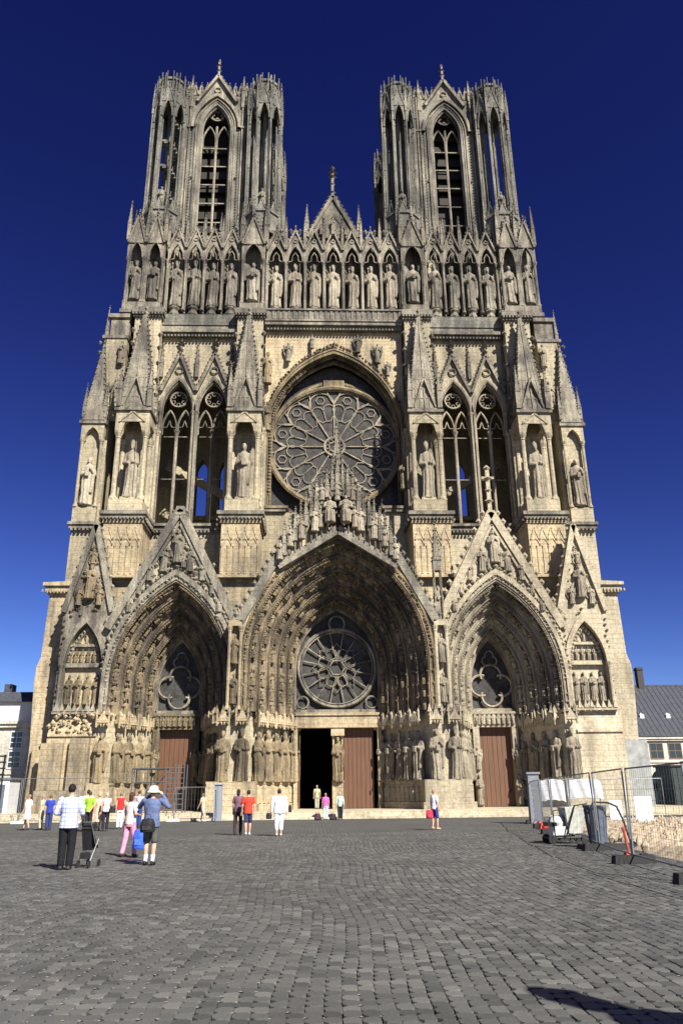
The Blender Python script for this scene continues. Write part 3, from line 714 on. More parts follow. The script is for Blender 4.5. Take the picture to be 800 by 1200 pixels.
def pier(sx, xc, w, wall, upper):
    """pier: shaft, pedestal with blind arcade, tabernacle with statue and columns, crocketed spire"""
    m = MB(sx)
    m.box(xc-w-.15, xc+w+.15, -3.0, 1.5, 7, 17.4)
    m.box(xc-w-.25, xc+w+.25, -3.65, 1.5, 17.4, 17.62); m.box(xc-w-.1, xc+w+.1, -3.5, 1.5, 17.62, 21.9)
    m.box(xc-w-.2, xc+w+.2, -3.6, 1.5, 21.9, 22.15)
    for i in range(7):
        x = xc-w+.02+i*(2*w-.04)/6; m.shaft(x, -3.52, 17.7, 20.0, .055, 6)
    for i in range(4):
        x = xc-w+.05+(i+.5)*(2*w-.1)/4
        if i < 4: m.archtube(x, (2*w-.1)/8, 20.0, 20.65, -3.53, .05, 5, 4); m.gablet(x, (2*w-.1)/8, 20.5, 21.5, -3.5, t=.055, d=.1, cr=.04, n=1, fin=False)
    for i in range(6):
        m.box(xc-w-.12, xc-w+.0, -3.2+i*.7, -3.08+i*.7, 17.8, 21.5); m.box(xc+w, xc+w+.12, -3.2+i*.7, -3.08+i*.7, 17.8, 21.5)
    b = m.build('buttress_pier', wall, cath)
    m = MB(sx)
    m.box(xc-w-.35, xc+w+.35, -3.75, 1.5, 22.3, 22.55); m.box(xc-w-.45, xc+w+.45, -3.9, 1.5, 22.55, 22.85)
    m.box(xc-w-.1, xc+w+.1, -3.5, 1.5, 22.15, 22.3)
    modillions(m, xc-w-.3, xc+w+.3, -3.72, 22.28, .28)
    for i in range(14): m.box(xc-w-.5, xc-w-.34, -3.6+i*.35, -3.45+i*.35, 22.1, 22.3); m.box(xc+w+.34, xc+w+.5, -3.6+i*.35, -3.45+i*.35, 22.1, 22.3)
    m.build('cornice', GREY, b)
    # tabernacle
    m = MB(sx)
    m.box(xc-w+.05, xc+w-.05, -3.4, -1.0, 22.85, 24.0, 0, 0)
    m.box(xc-w+.25, xc+w-.25, -1.2, 1.5, 22.85, 43.6)                 # buttress body behind
    for y in (-3.1, -1.35):
        for s in (-1, 1): m.shaft(xc+s*(w-.3), y, 24.0, 30.1, .2)
    for s in (-1, 1):
        m.shaft(xc+s*(w-.05), -1.15, 23.0, 31.4, .16); m.shaft(xc+s*(w+.1), -.5, 23.0, 31.4, .14)
    m.archwall(xc-w+.02, xc+w-.02, 31.9, -3.4, -2.9, xc, w-.62, 30.0, 31.5, 30.1, 8)
    for s in (-1, 1): m.box(xc+s*(w-.32)-.3, xc+s*(w-.32)+.3, -2.9, -1.0, 30.9, 31.9)
    m.gablet(xc, w-.35, 30.9, 31.85, -3.4, t=.06, d=.12, cr=.08, n=4, fin=False)
    m.build('tabernacle', wall if wall is not GOLD else BEIGE, b)
    m = MB(sx)
    m.box(xc-w-.12, xc+w+.12, -3.6, -.9, 31.9, 32.15); m.box(xc-w-.02, xc+w+.02, -3.5, -.9, 32.15, 32.3)
    z0, z1 = 32.3, 42.2
    m.add([(xc-w+.1, -3.4, z0), (xc+w-.1, -3.4, z0), (xc+w-.1, -1.0, z0), (xc-w+.1, -1.0, z0), (xc-.12, -2.2, z1), (xc+.12, -2.2, z1), (xc+.12, -1.9, z1), (xc-.12, -1.9, z1)],
          [(0, 1, 5, 4), (1, 2, 6, 5), (2, 3, 7, 6), (3, 0, 4, 7), (4, 5, 6, 7)])
    for s, t in ((-1, -1), (1, -1), (-1, 1), (1, 1)):                 # crocketed arrises and corner pinnacles
        a = Vector((xc+s*(w-.1), -2.2+t*1.2, z0)); c = Vector((xc+s*.1, -2.05+t*.1, z1))
        m.tube([a, c], .09, 4)
        for i in range(19): m.octa(a.lerp(c, (i+.4)/19)+Vector((s*.1, t*.1, .05)), .15*(1-.35*i/19), .13)
        m.pinnacle(a.x-s*.05, a.y, z0, z0+1.6, z0+4.2, .2, n=5)
    for k in range(1):                                                # tall gablet and ribs on the faces
        m.beam((xc-(w-.5)*(1-k*.28), z0+.1+k*2.7), (xc, z0+3.0+k*2.7), .07, -3.5+k*.42, -3.2+k*.42); m.beam((xc+(w-.5)*(1-k*.28), z0+.1+k*2.7), (xc, z0+3.0+k*2.7), .07, -3.5+k*.42, -3.2+k*.42)
    m.tube([(xc, -3.45, z0), (xc, -2.2, z1)], .08, 4)
    for q in (-.6, -.3, .3, .6): m.tube([(xc+q*w, -3.42, z0), (xc+q*.12, -2.2, z1-.4)], .055, 4)
    for i in range(9): zz = z0+1+i; ff = (zz-z0)/(z1-z0); m.box(xc-(w-.15)*(1-ff), xc+(w-.15)*(1-ff), -3.44+1.24*ff, -3.3+1.24*ff, zz, zz+.12)
    m.octa((xc, -2.05, z1+.2), .28, .35); m.octa((xc, -2.05, z1+.75), .2, .3)
    m.build('spire', upper, b)
    m = MB(sx)                                                        # cap of the buttress body under the gallery
    m.box(xc-w+.1, xc+w-.1, -1.35, 1.5, 42.6, 42.95); m.box(xc-w-.02, xc+w+.02, -1.6, 1.5, 42.95, 43.5)
    modillions(m, xc-w, xc+w, -1.5, 42.85, .26)
    m.build('pier_cap', GREY, b); m = MB(sx)
    for s in (-1, 1):                                                  # crocket clumps up the edges
        for z in (33, 34.6, 36.2, 38, 39.6, 41): m.octa((xc+s*(w-.15), -1.25, z+RN.uniform(-.3, .3)), .24, .3)
    tag(m.build('leaf_carving', GREY, b), kind='stuff')
    place('niche_statue', RN.choice(['king', 'bishop', 'saint']), CARVC, (sx*xc, -2.6, 24.35), 5.0, b, R=RN, sx=.92)
    m = MB(sx); m.box(xc-.6, xc+.6, -3.0, -2.1, 24.0, 24.36); m.build('pedestal', wall if wall is not GOLD else BEIGE, b)
    return b
for sx, wall in ((-1, GOLD), (1, GOLD)):
    pier(sx, 7.65, 1.42, wall, CARVB)
    b = pier(sx, 16.95, 1.42, wall, CARVB)
    # outer lesser tabernacle, standing further back
    m = MB(sx); xc = 20.55; w = .95; y = -2.0
    m.box(xc-w-.2, xc+w+.1, y+.35, 2, 22.5, 32.0); m.box(18.6, 21.1, y+.7, 2, 32, 36.5, .25, .1); m.box(18.6, 20.6, y+.8, 2, 36.5, 40.5, .1, .1); m.box(xc-w, xc+w, y-.1, y+1, 22.55, 23.8)
    for s in (-1, 1): m.shaft(xc+s*(w-.15), y+.0, 23.8, 29.9, .13)
    m.archwall(xc-w, xc+w, 31.3, y-.15, y+.3, xc, w-.35, 29.9, 31.0, 29.9, 6)
    b2 = m.build('outer_pier', BEIGE, cath)
    m = MB(sx); m.box(xc-w-.15, xc+w+.2, y-.3, y+1, 31.3, 31.6); m.pyr(xc, y+.6, 31.6, 40.2, w)
    for s in (-1, 1):
        a = Vector((xc+s*w, y-.3, 31.6)); c = Vector((xc, y+.6, 40))
        for i in range(15): m.octa(a.lerp(c, (i+.5)/15), .16)
        m.pinnacle(xc+s*w*.9, y-.1, 31.6, 33, 35.2, .16, n=4)
    m.box(18.6, 20.9, -1.2, 2, 40.4, 40.7); m.box(18.6, 20.3, -1.0, 2, 40.7, 42.6); m.box(18.5, 20.5, -1.2, 2, 42.6, 43); m.pinnacle(20.6, -.9, 40.7, 41.3, 44.0, .15, n=4)
    for i in range(8): m.octa((20.9+.03*i, -1.0, 33+i), .22)
    m.build('spire', CARVB, b2)
    place('niche_statue', 'saint', CARVC, (sx*xc, y+.05, 24.0), 4.3, b2, R=RN)
    place('niche_statue', 'angel', CARVC, (sx*19.2, -1.4, 33.2), 3.0, b2, R=RN); place('niche_statue', 'saint', CARVC, (sx*19.0, -1.4, 37.6), 2.4, b2, R=RN)

# --- tower storeys with the twin lancets
for sx in (-1, 1):
    m = MB(sx)
    for cx in (14.0, 10.85):
        x0, x1 = (12.42, 15.7) if cx > 12 else (9.0, 12.42)
        m.archwall(x0, x1, 41.2, 0, 1.0, cx, 1.47, 33.6, 36.75, 22.8, 12)
    m.box(6, 19, 9.004, 10, 36.5, 41.2)
    m.box(6, 19, 9.001, 10, 33.4, 36.5); m.box(6, 19, 9.001, 10, 22.8, 27.0)
    m.archwall(6, 11.6, 33.41, 9, 10, 10.6, .55, 31.6, 32.9, 27.0, 6); m.archwall(11.6, 14.2, 33.41, 9, 10, 12.9, .55, 31.6, 32.9, 27.0, 6); m.box(14.2, 19, 9, 10, 27.0, 33.4)
    m.slab([(8.9, 26.5), (8.9, 27.3), (15.8, 31.2), (15.8, 30.4)], 5, 5.5); m.box(8.9, 15.8, 8.5, 8.99, 26.4, 26.8)
    m.box(6.6, 7.4, 1.5, 10, 7, 52.5); m.box(18.2, 19.2, 1.5, 10, 7, 43.6)
    m.box(7.4, 18.2, .8, 10, 22.2, 22.79); m.box(7.4, 18.2, 1.0, 9, 41.2, 42)
    m.box(6.6, 19.2, 9.002, 10, 41.2, 52.8); m.box(6.6, 19.2, 9.003, 10, 0, 22.2)
    m.build('tower_wall', BEIGE, cath)
    g = MB(sx)
    for cx in (14.0, 10.85):
        for y, dw, r in ((-.08, .06, .1), (.12, -.06, .08)):
            g.archtube(cx, 1.38+dw, 33.6, 36.75+dw*1.2, y, r, 10, 5)
            for s in (-1, 1): g.shaft(cx+s*(1.38+dw), y, 22.9, 33.6, r*1.05)
        g.archband(cx, 1.66, 37.2, 1.48, 36.9, 33.6, -.2, -.002, 10)
    sh = g.build('lancet_moulding', CARVC if sx > 0 else CARVB, cath)
    for cx in (14.0, 10.85):
        t = MB(sx); y = .55
        t.shaft(cx, y, 22.85, 32.0, .15)
        for s in (-1, 1):
            t.archtube(cx+s*.68, .62, 32.2, 34.0, y, .095, 8, 5, legs=31.6)
            for a in (-1, 1): t.tube([(cx+s*.68+a*.55, y, 32.3), (cx+s*.68+a*.2, y, 32.35), (cx+s*.68, y, 33.0)], .055, 4)
        circle(t, cx, 35.1, y, .74, .09, 20)
        for k in range(6):
            a = pi/6+k*pi/3; circle(t, cx+.52*cos(a), 35.1+.52*sin(a), y, .17, .04, 6)
        t.box(cx-1.1, cx+1.1, y-.03, y+.03, 31.35, 31.42); t.box(cx-1.1, cx+1.1, y-.03, y+.03, 27.3, 27.36)
        t.build('lancet_tracery', CARVC if sx > 0 else CARVB, cath)
        t = MB(sx); t.gablet(cx, 1.5, 35.6, 39.4, -.02, t=.12, d=.32, cr=.17, n=10, fill=False)
        circle(t, cx, 37.75, -.12, .34, .07, 10); t.octa((cx, -.15, 39.9), .3, .2); t.octa((cx, -.15, 40.5), .42, .22); t.octa((cx, -.15, 41.0), .2, .3)
        t.build('window_gablet', GREY, cath)
    t = MB(sx)
    for x in (12.42, 9.3, 15.6): t = MB(sx); t.pinnacle(x, -.15, 37.0, 38.4, 40.6, .15, n=4); t.build('pinnacle', GREY, cath)
    t = MB(sx); t.box(8.9, 15.8, -.45, 1, 41.2, 41.45); t.box(8.9, 15.8, -.7, 1, 41.45, 41.8); modillions(t, 9.1, 15.6, -.42, 41.2, .3)
    t.box(8.9, 15.8, -.6, 1, 41.8, 42.25, 0, .12)
    t.build('string_course', GREY, cath)
# interiors hidden in shade: closed nave behind the doors
m = MB(); m.box(-6.6, -6.2, .4, 68, 0, 40); m.box(6.2, 6.6, .4, 68, 0, 40); m.box(-6.6, 6.6, 67, 68, 0, 40)
m.slab([(-7.2, 40), (0, 51), (7.2, 40), (0, 39.6)], 3, 69)
m.box(-3.3, -2.99, .3, 2.6, 0, 7); m.build('nave', GREY, cath)
m = MB(); m.box(-6.25, 6.25, .35, 67, 0, .44); m.build('nave_floor', GREY, cath)
m = MB()
m.box(-19, -13.4, .35, 9, 0, 7); m.box(-10.6, -6.6, .35, 9, 0, 7); m.box(6.6, 10.6, .35, 9, 0, 7); m.box(13.4, 19, .35, 9, 0, 7)
m.box(-6.2, -3.2, .35, 1.0, 0, 24); m.box(3.2, 6.2, .35, 1.0, 0, 24); m.box(-3.2, 3.2, .36, 1.0, 7.3, 24)
m.build('inner_wall', BEIGE, cath)

# --- rose window in its great arch
ZR, RR, YR = 30.75, 5.55, 1.1
m = MB()
m.archwall(-6.3, 6.3, 42.0, 0, .6, 0, 5.95, 31.6, 39.8, 24.2, 20)
w = m.build('rose_wall', GOLD, cath)
m = MB()
for dw, y0, y1 in ((.0, -.35, .3), (-.25, .3, .8), (-.25, .3, .7), (-.4, .7, .95)):
    m.archband(0, 6.2+dw, 40.0+dw*1.1, 5.9+dw*.8, 39.5+dw*1.1, 31.6, y0, y1, 20, legs=24.2)
m.archtube(0, 6.05, 31.6, 39.9, -.3, .15, 20, 5, legs=24.3); m.archtube(0, 5.85, 31.6, 39.5, .3, .13, 20, 5, legs=24.3); m.archtube(0, 5.65, 31.6, 39.1, .8, .11, 20, 5, legs=24.3)
P = apts(0, 6.2, 31.6, 40.5, 34)
for p in P[4:-4]: m.octa((p[0]+RN.uniform(-.06, .06), -.25, p[1]+RN.uniform(-.05, .1)), RN.uniform(.12, .26), RN.uniform(.15, .3))
P = [(-5.8, 25+.3*i) for i in range(24)]+apts(0, 5.8, 31.6, 39.6, 40)+[(5.8, 25+.3*i) for i in range(24)]
for p in P[3:-3]: m.octa((p[0]*.985, .25, p[1]-.1), RN.uniform(.14, .28))
m.box(-6.2, -4.0, -.6, .55, 24.26, 24.5); m.box(4.0, 6.2, -.6, .55, 24.26, 24.5)
m.build('arch_moulding', CARVG, w)
m = MB()        # spandrel glass wall around the wheel
A = apts(0, 5.75, 31.6, 39.2, 24)
m.slab([(-5.8, 24.3)]+A+[(5.8, 24.3)], YR+.5, YR+.7)
m.build('spandrel_glass', GLASS, w)
m = MB()
circle(m, 0, ZR, YR-.2, RR, .2, 64, 6); circle(m, 0, ZR, YR-.05, RR-.22, .1, 64, 5)
m.box(-.9, .9, YR-.3, YR+.3, 36.4, 37.0); m.archband(0, RR, ZR+RR+.75, RR-.1, ZR+RR+.5, ZR, YR-.1, YR+.2, 18)
rw = m.build('rose_window', CARVG, cath); rw.scale = (1.055, 1, 1.055); rw.location = (0, 0, ZR*-.055)
m = MB(); y = YR
for i in range(12):
    a = 2*pi*i/12
    def pt(r, da): return (r*cos(a+da), y, ZR+r*sin(a+da))
    h = pi/12
    m.tube([pt(.85, 0), pt(4.1, 0)], .065, 5)                        # main spoke
    m.tube([pt(2.5, h), pt(3.6, h)], .04, 4)
    m.tube([pt(2.9, .02), pt(2.45, h*.45), pt(2.5, h), pt(2.45, 2*h-h*.45), pt(2.9, 2*h-.02)], .04, 4)
    # petal head between spokes (centre at angle +h)
    c0 = (4.15*cos(a+h), ZR+4.15*sin(a+h))
    circle(m, c0[0], c0[1], y, 1.07, .065, 12, 5, a0=a+h-radians(100), a1=a+h+radians(100))
    for s in (-1, 1):
        c1 = (3.55*cos(a+h+s*.145), ZR+3.55*sin(a+h+s*.145)); circle(m, c1[0], c1[1], y, .5, .04, 9, 4, a0=a+h+s*.15-2.0, a1=a+h+s*.15+2.0)
    circle(m, 4.55*cos(a+h), ZR+4.55*sin(a+h), y, .38, .045, 6, 4)
    for s in (-1, 1): m.tube([pt(4.1, 0), pt(4.5, s*.06), pt(5.35, s*.12)], .07, 4)
circle(m, 0, ZR, y, .85, .12, 24, 5); circle(m, 0, ZR, y, .45, .05, 12, 4)
for i in range(6): circle(m, .55*cos(i*pi/3), ZR+.55*sin(i*pi/3), y, .2, .04, 6, 4)
m.build('rose_tracery', CARVC, rw)
for i in range(12):
    g = MB(); a = [2*pi*(i+j/5)/12 for j in range(6)]
    P = [(.85*cos(t), ZR+.85*sin(t)) for t in (a[0], a[-1])][::-1]+[((RR-.05)*cos(t), ZR+(RR-.05)*sin(t)) for t in a]
    g.slab(P, YR+.1, YR+.14); g.build('pane', GLASS, rw)
g = MB(); g.slab([(.85*cos(2*pi*i/12), ZR+.85*sin(2*pi*i/12)) for i in range(12)], YR+.1, YR+.14); g.build('pane', GLASS, rw)
for s in (-1, 1):
    place('niche_statue', 'saint', CARVG, (s*5.95, -.55, 31.5 if s < 0 else 26.0), 2.9, w, R=RN)
    place('niche_statue', 'king', CARVG, (s*6.0, -.55, 36.2), 3.2, w, R=RN) if s < 0 else None
for x, z, h in ((-4.2, 38.6, 2.0), (-2.0, 40.0, 1.5), (2.2, 39.6, 1.9), (4.0, 38.5, 2.1), (4.9, 37.2, 1.5)):
    place('arch_statue', RN.choice(['saint', 'angel']), CARVB, (x, -.35, z), h, w, R=RN)
m = MB(); m.box(-6.35, 6.35, -.45, 1, 42.0, 42.3); m.box(-6.35, 6.35, -.75, 1, 42.3, 42.65); modillions(m, -6.2, 6.2, -.42, 42.0, .3)
m.box(-6.35, 6.35, -.85, 1, 42.65, 42.85); m.box(-6.3, 6.3, -.6, -.3, 42.85, 43.9); m.box(-6.35, 6.35, -.75, -.2, 43.9, 44.05)
for i in range(26): m.box(-6.2+i*.49, -6.2+i*.49+.22, -.68, -.6, 43.0, 43.8)
m.box(-6.35, 6.35, -.2, 1.4, 42.85, 43.9)
m.build('string_course', GREY, cath)

# --- gallery of kings
def gallery(x0, x1, n, zb, zt, mat, wallm, name='king_gallery', y=-.6, statues=True, pal=None):
    m = MB(); st = (x1-x0)/n; w = st/2-.16
    m.box(x0, x1, y+1.3, y+1.9, zb-.6, zt+2.0)
    o = None
    for i in range(n):
        cx = x0+(i+.5)*st
        m.archwall(cx-st/2, cx+st/2, zt+1.5, y, y+.35, cx, w, zt-1.9, zt, zt-1.9, 8, top=lambda x, c=cx: zt+.85-abs(x-c)*1.2)
        m.archtube(cx, w-.05, zt-1.9, zt-.1, y-.02, .07, 8, 4)
        for a in (-1, 1): m.tube([(cx+a*w, y+.1, zt-1.9), (cx+a*w*.4, y+.1, zt-1.75), (cx+a*w*.35, y+.1, zt-1.2), (cx, y+.1, zt-.75)], .055, 4)
        m.gablet(cx, st/2-.04, zt-.6, zt+1.7, y, t=.07, d=.22, cr=.12, n=6, fill=False); circle(m, cx, zt+.45, y-.05, .2, .05, 8, 4)
        m.box(cx-st/2-.02, cx-st/2+.02, y+.35, y+1.3, zb, zt+.5)
    for i in range(n+1):
        x = x0+i*st
        for yy in (y+.12, y+.75): m.shaft(x, yy, zb, zt-1.9, .11)
        m.shaft(x-.12, y+.3, zb, zt-1.9, .06, 5); m.shaft(x+.12, y+.3, zb, zt-1.9, .06, 5)
        m.pinnacle(x, y-.05, zt-.3, zt+1.4, zt+3.3, .13, n=5)
    o = m.build(name, mat, cath)
    for i in range(n):
        cx = x0+(i+.5)*st
        p = MB(); p.lathe(cx, y+.5, [(.38, zb-.5), (.5, zb-.3), (.42, zb-.05), (.34, zb+.15), (.5, zb+.35), (.46, zb+.62)], 7); p.build('pedestal', CARVB, o)
        place('king_statue', RN.choice(['king', 'king', 'bishop', 'saint']), (pal or CARVC), (cx, y+.55, zb+.6), (zt-2.25-zb-.25)*RN.uniform(.96, 1.04), o, R=RN, sx=1.0)
    return o
gallery(-6.35, 6.35, 7, 43.9, 51.3, CARVB, GREY)
for sx in (-1, 1):
    a, b = sorted((sx*8.85, sx*15.75)); m = MB(sx)
    m.box(8.85, 15.75, -.6, 1, 42.25, 43.4, 0, 0); m.build('parapet', TOWER, cath)
    gallery(a, b, 4, 43.9, 51.4, CARVB, TOWER, pal=CARVB)
    # restored blank niche filled with pale stone on the right tower
    if sx > 0: m = MB(); m.box(9.15, 10.25, -.1, .2, 43.6, 50.2); m.build('blocked_niche', CREAM, cath)
    for xc, w in ((7.6, 1.12), (17.75, 1.75)):
        m = MB(sx); m.box(xc-w+.1, xc+w-.1, .2, 2, 43.5, 54); y = -1.0
        nn = 1 if w < 1.5 else 2
        for k in range(nn):
            c = xc+(k-(nn-1)/2)*(2*w/nn); hw = w/nn
            m.archwall(c-hw, c+hw, 52.6, y, y+.4, c, hw-.28, 49.4, 51.3, 49.4, 8)
            m.archtube(c, hw-.3, 49.4, 51.2, y-.02, .07, 8, 4)
            for s in (-1, 1): m.shaft(c+s*(hw-.14), y+.15, 44.4, 49.4, .14); m.shaft(c+s*(hw-.14), y+.8, 44.4, 49.4, .12)
            m.gablet(c, hw-.05, 51.0, 54.2, y, t=.09, d=.25, cr=.14, n=7)
            m.box(c-hw, c+hw, y-.05, .3, 43.5, 44.4)
            circle(m, c, 52.0, y-.05, .28, .05, 10, 4)
        for s in (-1, 1): m.pinnacle(xc+s*w, y, 51.3, 53.2, 56.0, .17, n=6); m.pinnacle(xc+s*w, y+1.8, 51.3, 53.6, 56.4, .17, n=6)
        if nn == 2: m.pinnacle(xc, y, 51.3, 53.2, 55.6, .15, n=6); m.shaft(xc, y+.1, 44.4, 49.4, .12)
        m.box(xc-w, xc+w, y+.1, 2, 52.6, 53.2)
        o = m.build('pier_niche', CARVB, cath)
        for k in range(nn):
            c = xc+(k-(nn-1)/2)*(2*w/nn)
            place('king_statue', 'king' if k else 'saint', CARVB, (sx*c, y+.5, 44.9), 4.4, o, R=RN, sx=1.05)
        m = MB(sx); m.box(xc-w-.1, xc+w+.1, y-.3, 2, 43.1, 43.5); m.build('string_course', GREY, cath)
# central crowning gable
m = MB()
m.slab([(-2.3, 52.4), (2.3, 52.4), (0, 57.2)], -.4, .1); m.gablet(0, 2.45, 52.3, 57.3, -.4, t=.17, d=.35, cr=.24, n=10, fin=False)
m.box(-6.35, 6.35, .1, 1.2, 51.0, 53.0)
m.archwall(-1.0, 1.0, 55.0, -.62, -.41, 0, .72, 53.4, 54.8, 52.4, 8)
circle(m, 0, 55.5, -.5, .3, .07, 10, 4)
m.box(-.13, .13, -.5, -.2, 57.0, 60.6)
for z, r in ((58.0, .35), (59.0, .3), (59.9, .45), (60.5, .5), (61.1, .28)): m.octa((0, -.35, z), r, .3)
for s in (-1, 1):
    m.pinnacle(s*2.55, -.4, 51.5, 54.0, 56.4, .2, n=6)
    for i in range(4): m.octa((s*(3.2+i*.9), -.2, 53.3), .22, .35)
cg = m.build('crowning_gable', CARVB, cath)
for x, h in ((0, 2.0), (-1.2, 1.2), (1.2, 1.2)): place('gable_figure', 'king', CARVB, (x, -.75, 52.5), h, cg, R=RN)

# --- belfry towers
def octo(xc, yc, r): return [(xc+r*cos(pi/8+i*pi/4), yc+r*sin(pi/8+i*pi/4)) for i in range(8)]
def turret(sx, xc, yc, parent, stairs=False, r=1.82):
    m = MB(sx); zb, zt, za = 53.0, 67.3, 69.6
    m.prism(octo(xc, yc, r), zb, 55.3); m.prism(octo(xc, yc, r+.15), 55.3, 55.6)
    V = octo(xc, yc, r-.15); V2 = octo(xc, yc, r-.5); V3 = octo(xc, yc, r+.05)
    for (x, y), (x2, y2), (x3, y3) in zip(V, V2, V3):
        m.tube([(x, y, 55.6), (x, y, zt)], .17, 6); m.tube([(x2, y2, 55.6), (x2, y2, zt)], .1, 5); m.tube([(x3, y3, 53), (x3, y3, zt+1.2)], .09, 4)
        m.octa((x, y, 61.5), .24, .14); m.octa((x, y, zt), .3, .18); m.octa((x, y, 66.5), .25, .12)
        m.pinnacle(x3, y3, zt+1.2, 70.6, 72.8, .11, n=4, gab=False)
        m.pinnacle(x3, y3, 53.6, 55.4, 57.3, .13, n=4, gab=False)
    for i in range(8):                       # pointed heads between the shafts, faces as little walls
        a = Vector(V[i]); b = Vector(V[(i+1) % 8]); c = (a+b)/2; L = (b-a).length/2; t = (b-a).normalized(); nn = Vector((t.y, -t.x))
        loc = MB(); loc.archwall(-L, L, 71.0, -.14, .14, 0, L-.18, zt, za, zt, 6); loc.archtube(0, L-.16, zt, za, -.18, .06, 6, 4)
        loc.gablet(0, L-.02, 69.3, 71.6, -.14, t=.06, d=.14, cr=.09, n=4); loc.gablet(0, L-.1, 55.2, 56.9, -.05, t=.05, d=.12, cr=.08, n=3)
        for s in (-.5, .5): loc.tube([(s*L, -.08, 71), (s*L, -.08, 73.6)], .05, 4)
        k = len(m.v)
        for p in loc.v:
            q = c+t*p[0]-nn*0+Vector((-t.y, t.x))*p[1]*-1 if False else c+t*p[0]+Vector((-t.y, t.x))*p[1]
            m.v.append((q.x*sx, q.y, p[2]))
        m.f += [tuple(j+k for j in f) for f in loc.f]
    m.prism(octo(xc, yc, r-.35), 69.9, 71.2); m.prism(octo(xc, yc, r-.5), 71.2, 72.9); m.prism(octo(xc, yc, r-.35), 72.8, 73.1)
    for (x, y) in octo(xc, yc, r-.38): m.tube([(x, y, 71), (x, y, 73.5)], .1, 5); m.octa((x, y, 73.5), .14, .2)
    m.lathe(xc, yc, [(.28, 55), (.28, 70)], 6)
    if stairs:
        for i in range(52): a = i*.45; m.box(xc+.7*cos(a)-.35, xc+.7*cos(a)+.35, yc+.7*sin(a)-.35, yc+.7*sin(a)+.35, 55.6+i*.23, 55.78+i*.23)
    o = m.build('turret', TOWER, parent)
    place('turret_statue', 'saint', CARVB, (sx*xc, yc-r+.55, 55.7), 2.8, o, R=RN)
    return o
for sx in (-1, 1):
    X0, X1, xw, y0, y1 = 8.9, 15.5, 12.2, 1.2, 10.2
    m = MB(sx)
    for ya, yb, s in ((y0, y0+.9, -1), (y1, y1+.9, 1)):
        m.archwall(X0, X1, 72.2, ya, yb, xw, 1.52 if s < 0 else .8, 67.6 if s < 0 else 59, 71.0 if s < 0 else 61, 53.6, 12)
    for xa in (8.0, 15.8):                      # side walls with their own openings
        m.box(xa, xa+.7, y0+.3, 4.2, 53.0, 72.4); m.box(xa, xa+.7, 7.4, y1, 53.0, 72.4); m.box(xa, xa+.7, 4.2, 7.4, 69.8, 72.4); m.box(xa, xa+.7, 4.2, 7.4, 53, 55)
    m.box(X0-.5, X1+.5, 2.2, 10.1, 71.2, 71.8); m.box(7.4, 17, 1.5, 10, 52.6, 53.2)  # flat roof added out of view to keep daylight out of the belfry; floor below
    tw = m.build('tower', TOWER, cath)
    m = MB(sx)
    for dw, y, r in ((.5, y0-.12, .1), (.3, y0+.02, .12), (.08, y0+.1, .1), (-.08, y0+.3, .09)):
        m.archtube(xw, 1.52+dw, 67.6, 71.0+dw*1.2, y, r, 10, 5, legs=53.8)
        if dw: 
            for s in (-1, 1): m.octa((xw+s*(1.75+dw), y, 68), r*2.3, .22); m.octa((xw+s*(1.75+dw), y, 61), r*1.7, .12)
    for s in (-1, 1):
        for i in range(36): m.octa((xw+s*2.42, y0-.1, 54.5+i*.37), .09, .1)
        for x in (2.75, 3.05): m.tube([(xw+s*x, y0-.1, 53.4), (xw+s*x, y0-.1, 72.4)], .1, 5)
    m.box(X0, X0+1.0, y0-.25, y0, 67.6, 67.85); m.box(X1-1.0, X1, y0-.25, y0, 67.6, 67.85)
    m.archband(xw, 2.6, 72.35, 2.3, 71.9, 67.6, y0-.35, y0-.002, 12)
    m.slab([(xw-1.9, 71.3), (xw+1.9, 71.3), (xw, 74.6)], y0+.02, y0+.5)
    m.gablet(xw, 2.1, 71.2, 74.9, y0, t=.14, d=.35, cr=.2, n=8, fin=False, fill=False); circle(m, xw, 73.0, y0-.08, .34, .07, 10, 4)
    m.box(xw-.1, xw+.1, y0-.15, y0+.1, 74.6, 77.0); m.octa((xw, y0, 75.8), .3, .25); m.octa((xw, y0, 76.5), .36, .2); m.octa((xw, y0, 77.2), .16, .4)
    for s in (-1, 1):
        m.pinnacle(xw+s*2.75, y0-.05, 70.5, 72.8, 75.0, .17, n=5)
        for i in range(4): m.gablet(xw+s*(1.2+i*.62), .3, 72.5, 73.9, y0+.25, t=.06, d=.2, cr=.08, n=2)
    m.box(X0, X1, y0+.3, y0+.7, 72.4, 73.2)
    m.build('belfry_moulding', CARVB, tw)
    m = MB(sx); y = y0+.7
    m.tube([(xw, y, 53.6), (xw, y, 68.6)], .13, 6)
    for s in (-1, 1): m.archtube(xw+s*.74, .66, 66.6, 68.6, y, .09, 8, 5, legs=65.6)
    for i in range(4): a = pi/4+i*pi/2; circle(m, xw+.3*cos(a), 70.2+.3*sin(a), y, .32, .06, 9, 4, a0=a-2, a1=a+2)
    circle(m, xw, 70.2, y, .75, .07, 16, 4)
    for z in (56.0, 58.4, 60.8, 63.2, 65.6): m.box(xw-1.5, xw+1.5, y-.05, y+.05, z-.06, z+.06)
    m.build('belfry_tracery', CARVB, tw)
    m = MB(sx); y = y0+2.2                      # timber bell frame and louvres inside
    m.box(X0+.1, X1-.1, y+.6, y+.8, 57, 71.1)
    for z in range(9): m.box(X0+.2, X1-.2, y, y+.2, 56+z*1.75+(4 if sx > 0 else 0), 56.9+z*1.75+(4 if sx > 0 else 0)) if 56+z*1.75 < 68 else None
    m.build('bell_frame', plain('old_timber', (.03, .025, .02), .8) if 'old_timber' not in bpy.data.materials else bpy.data.materials['old_timber'], tw)
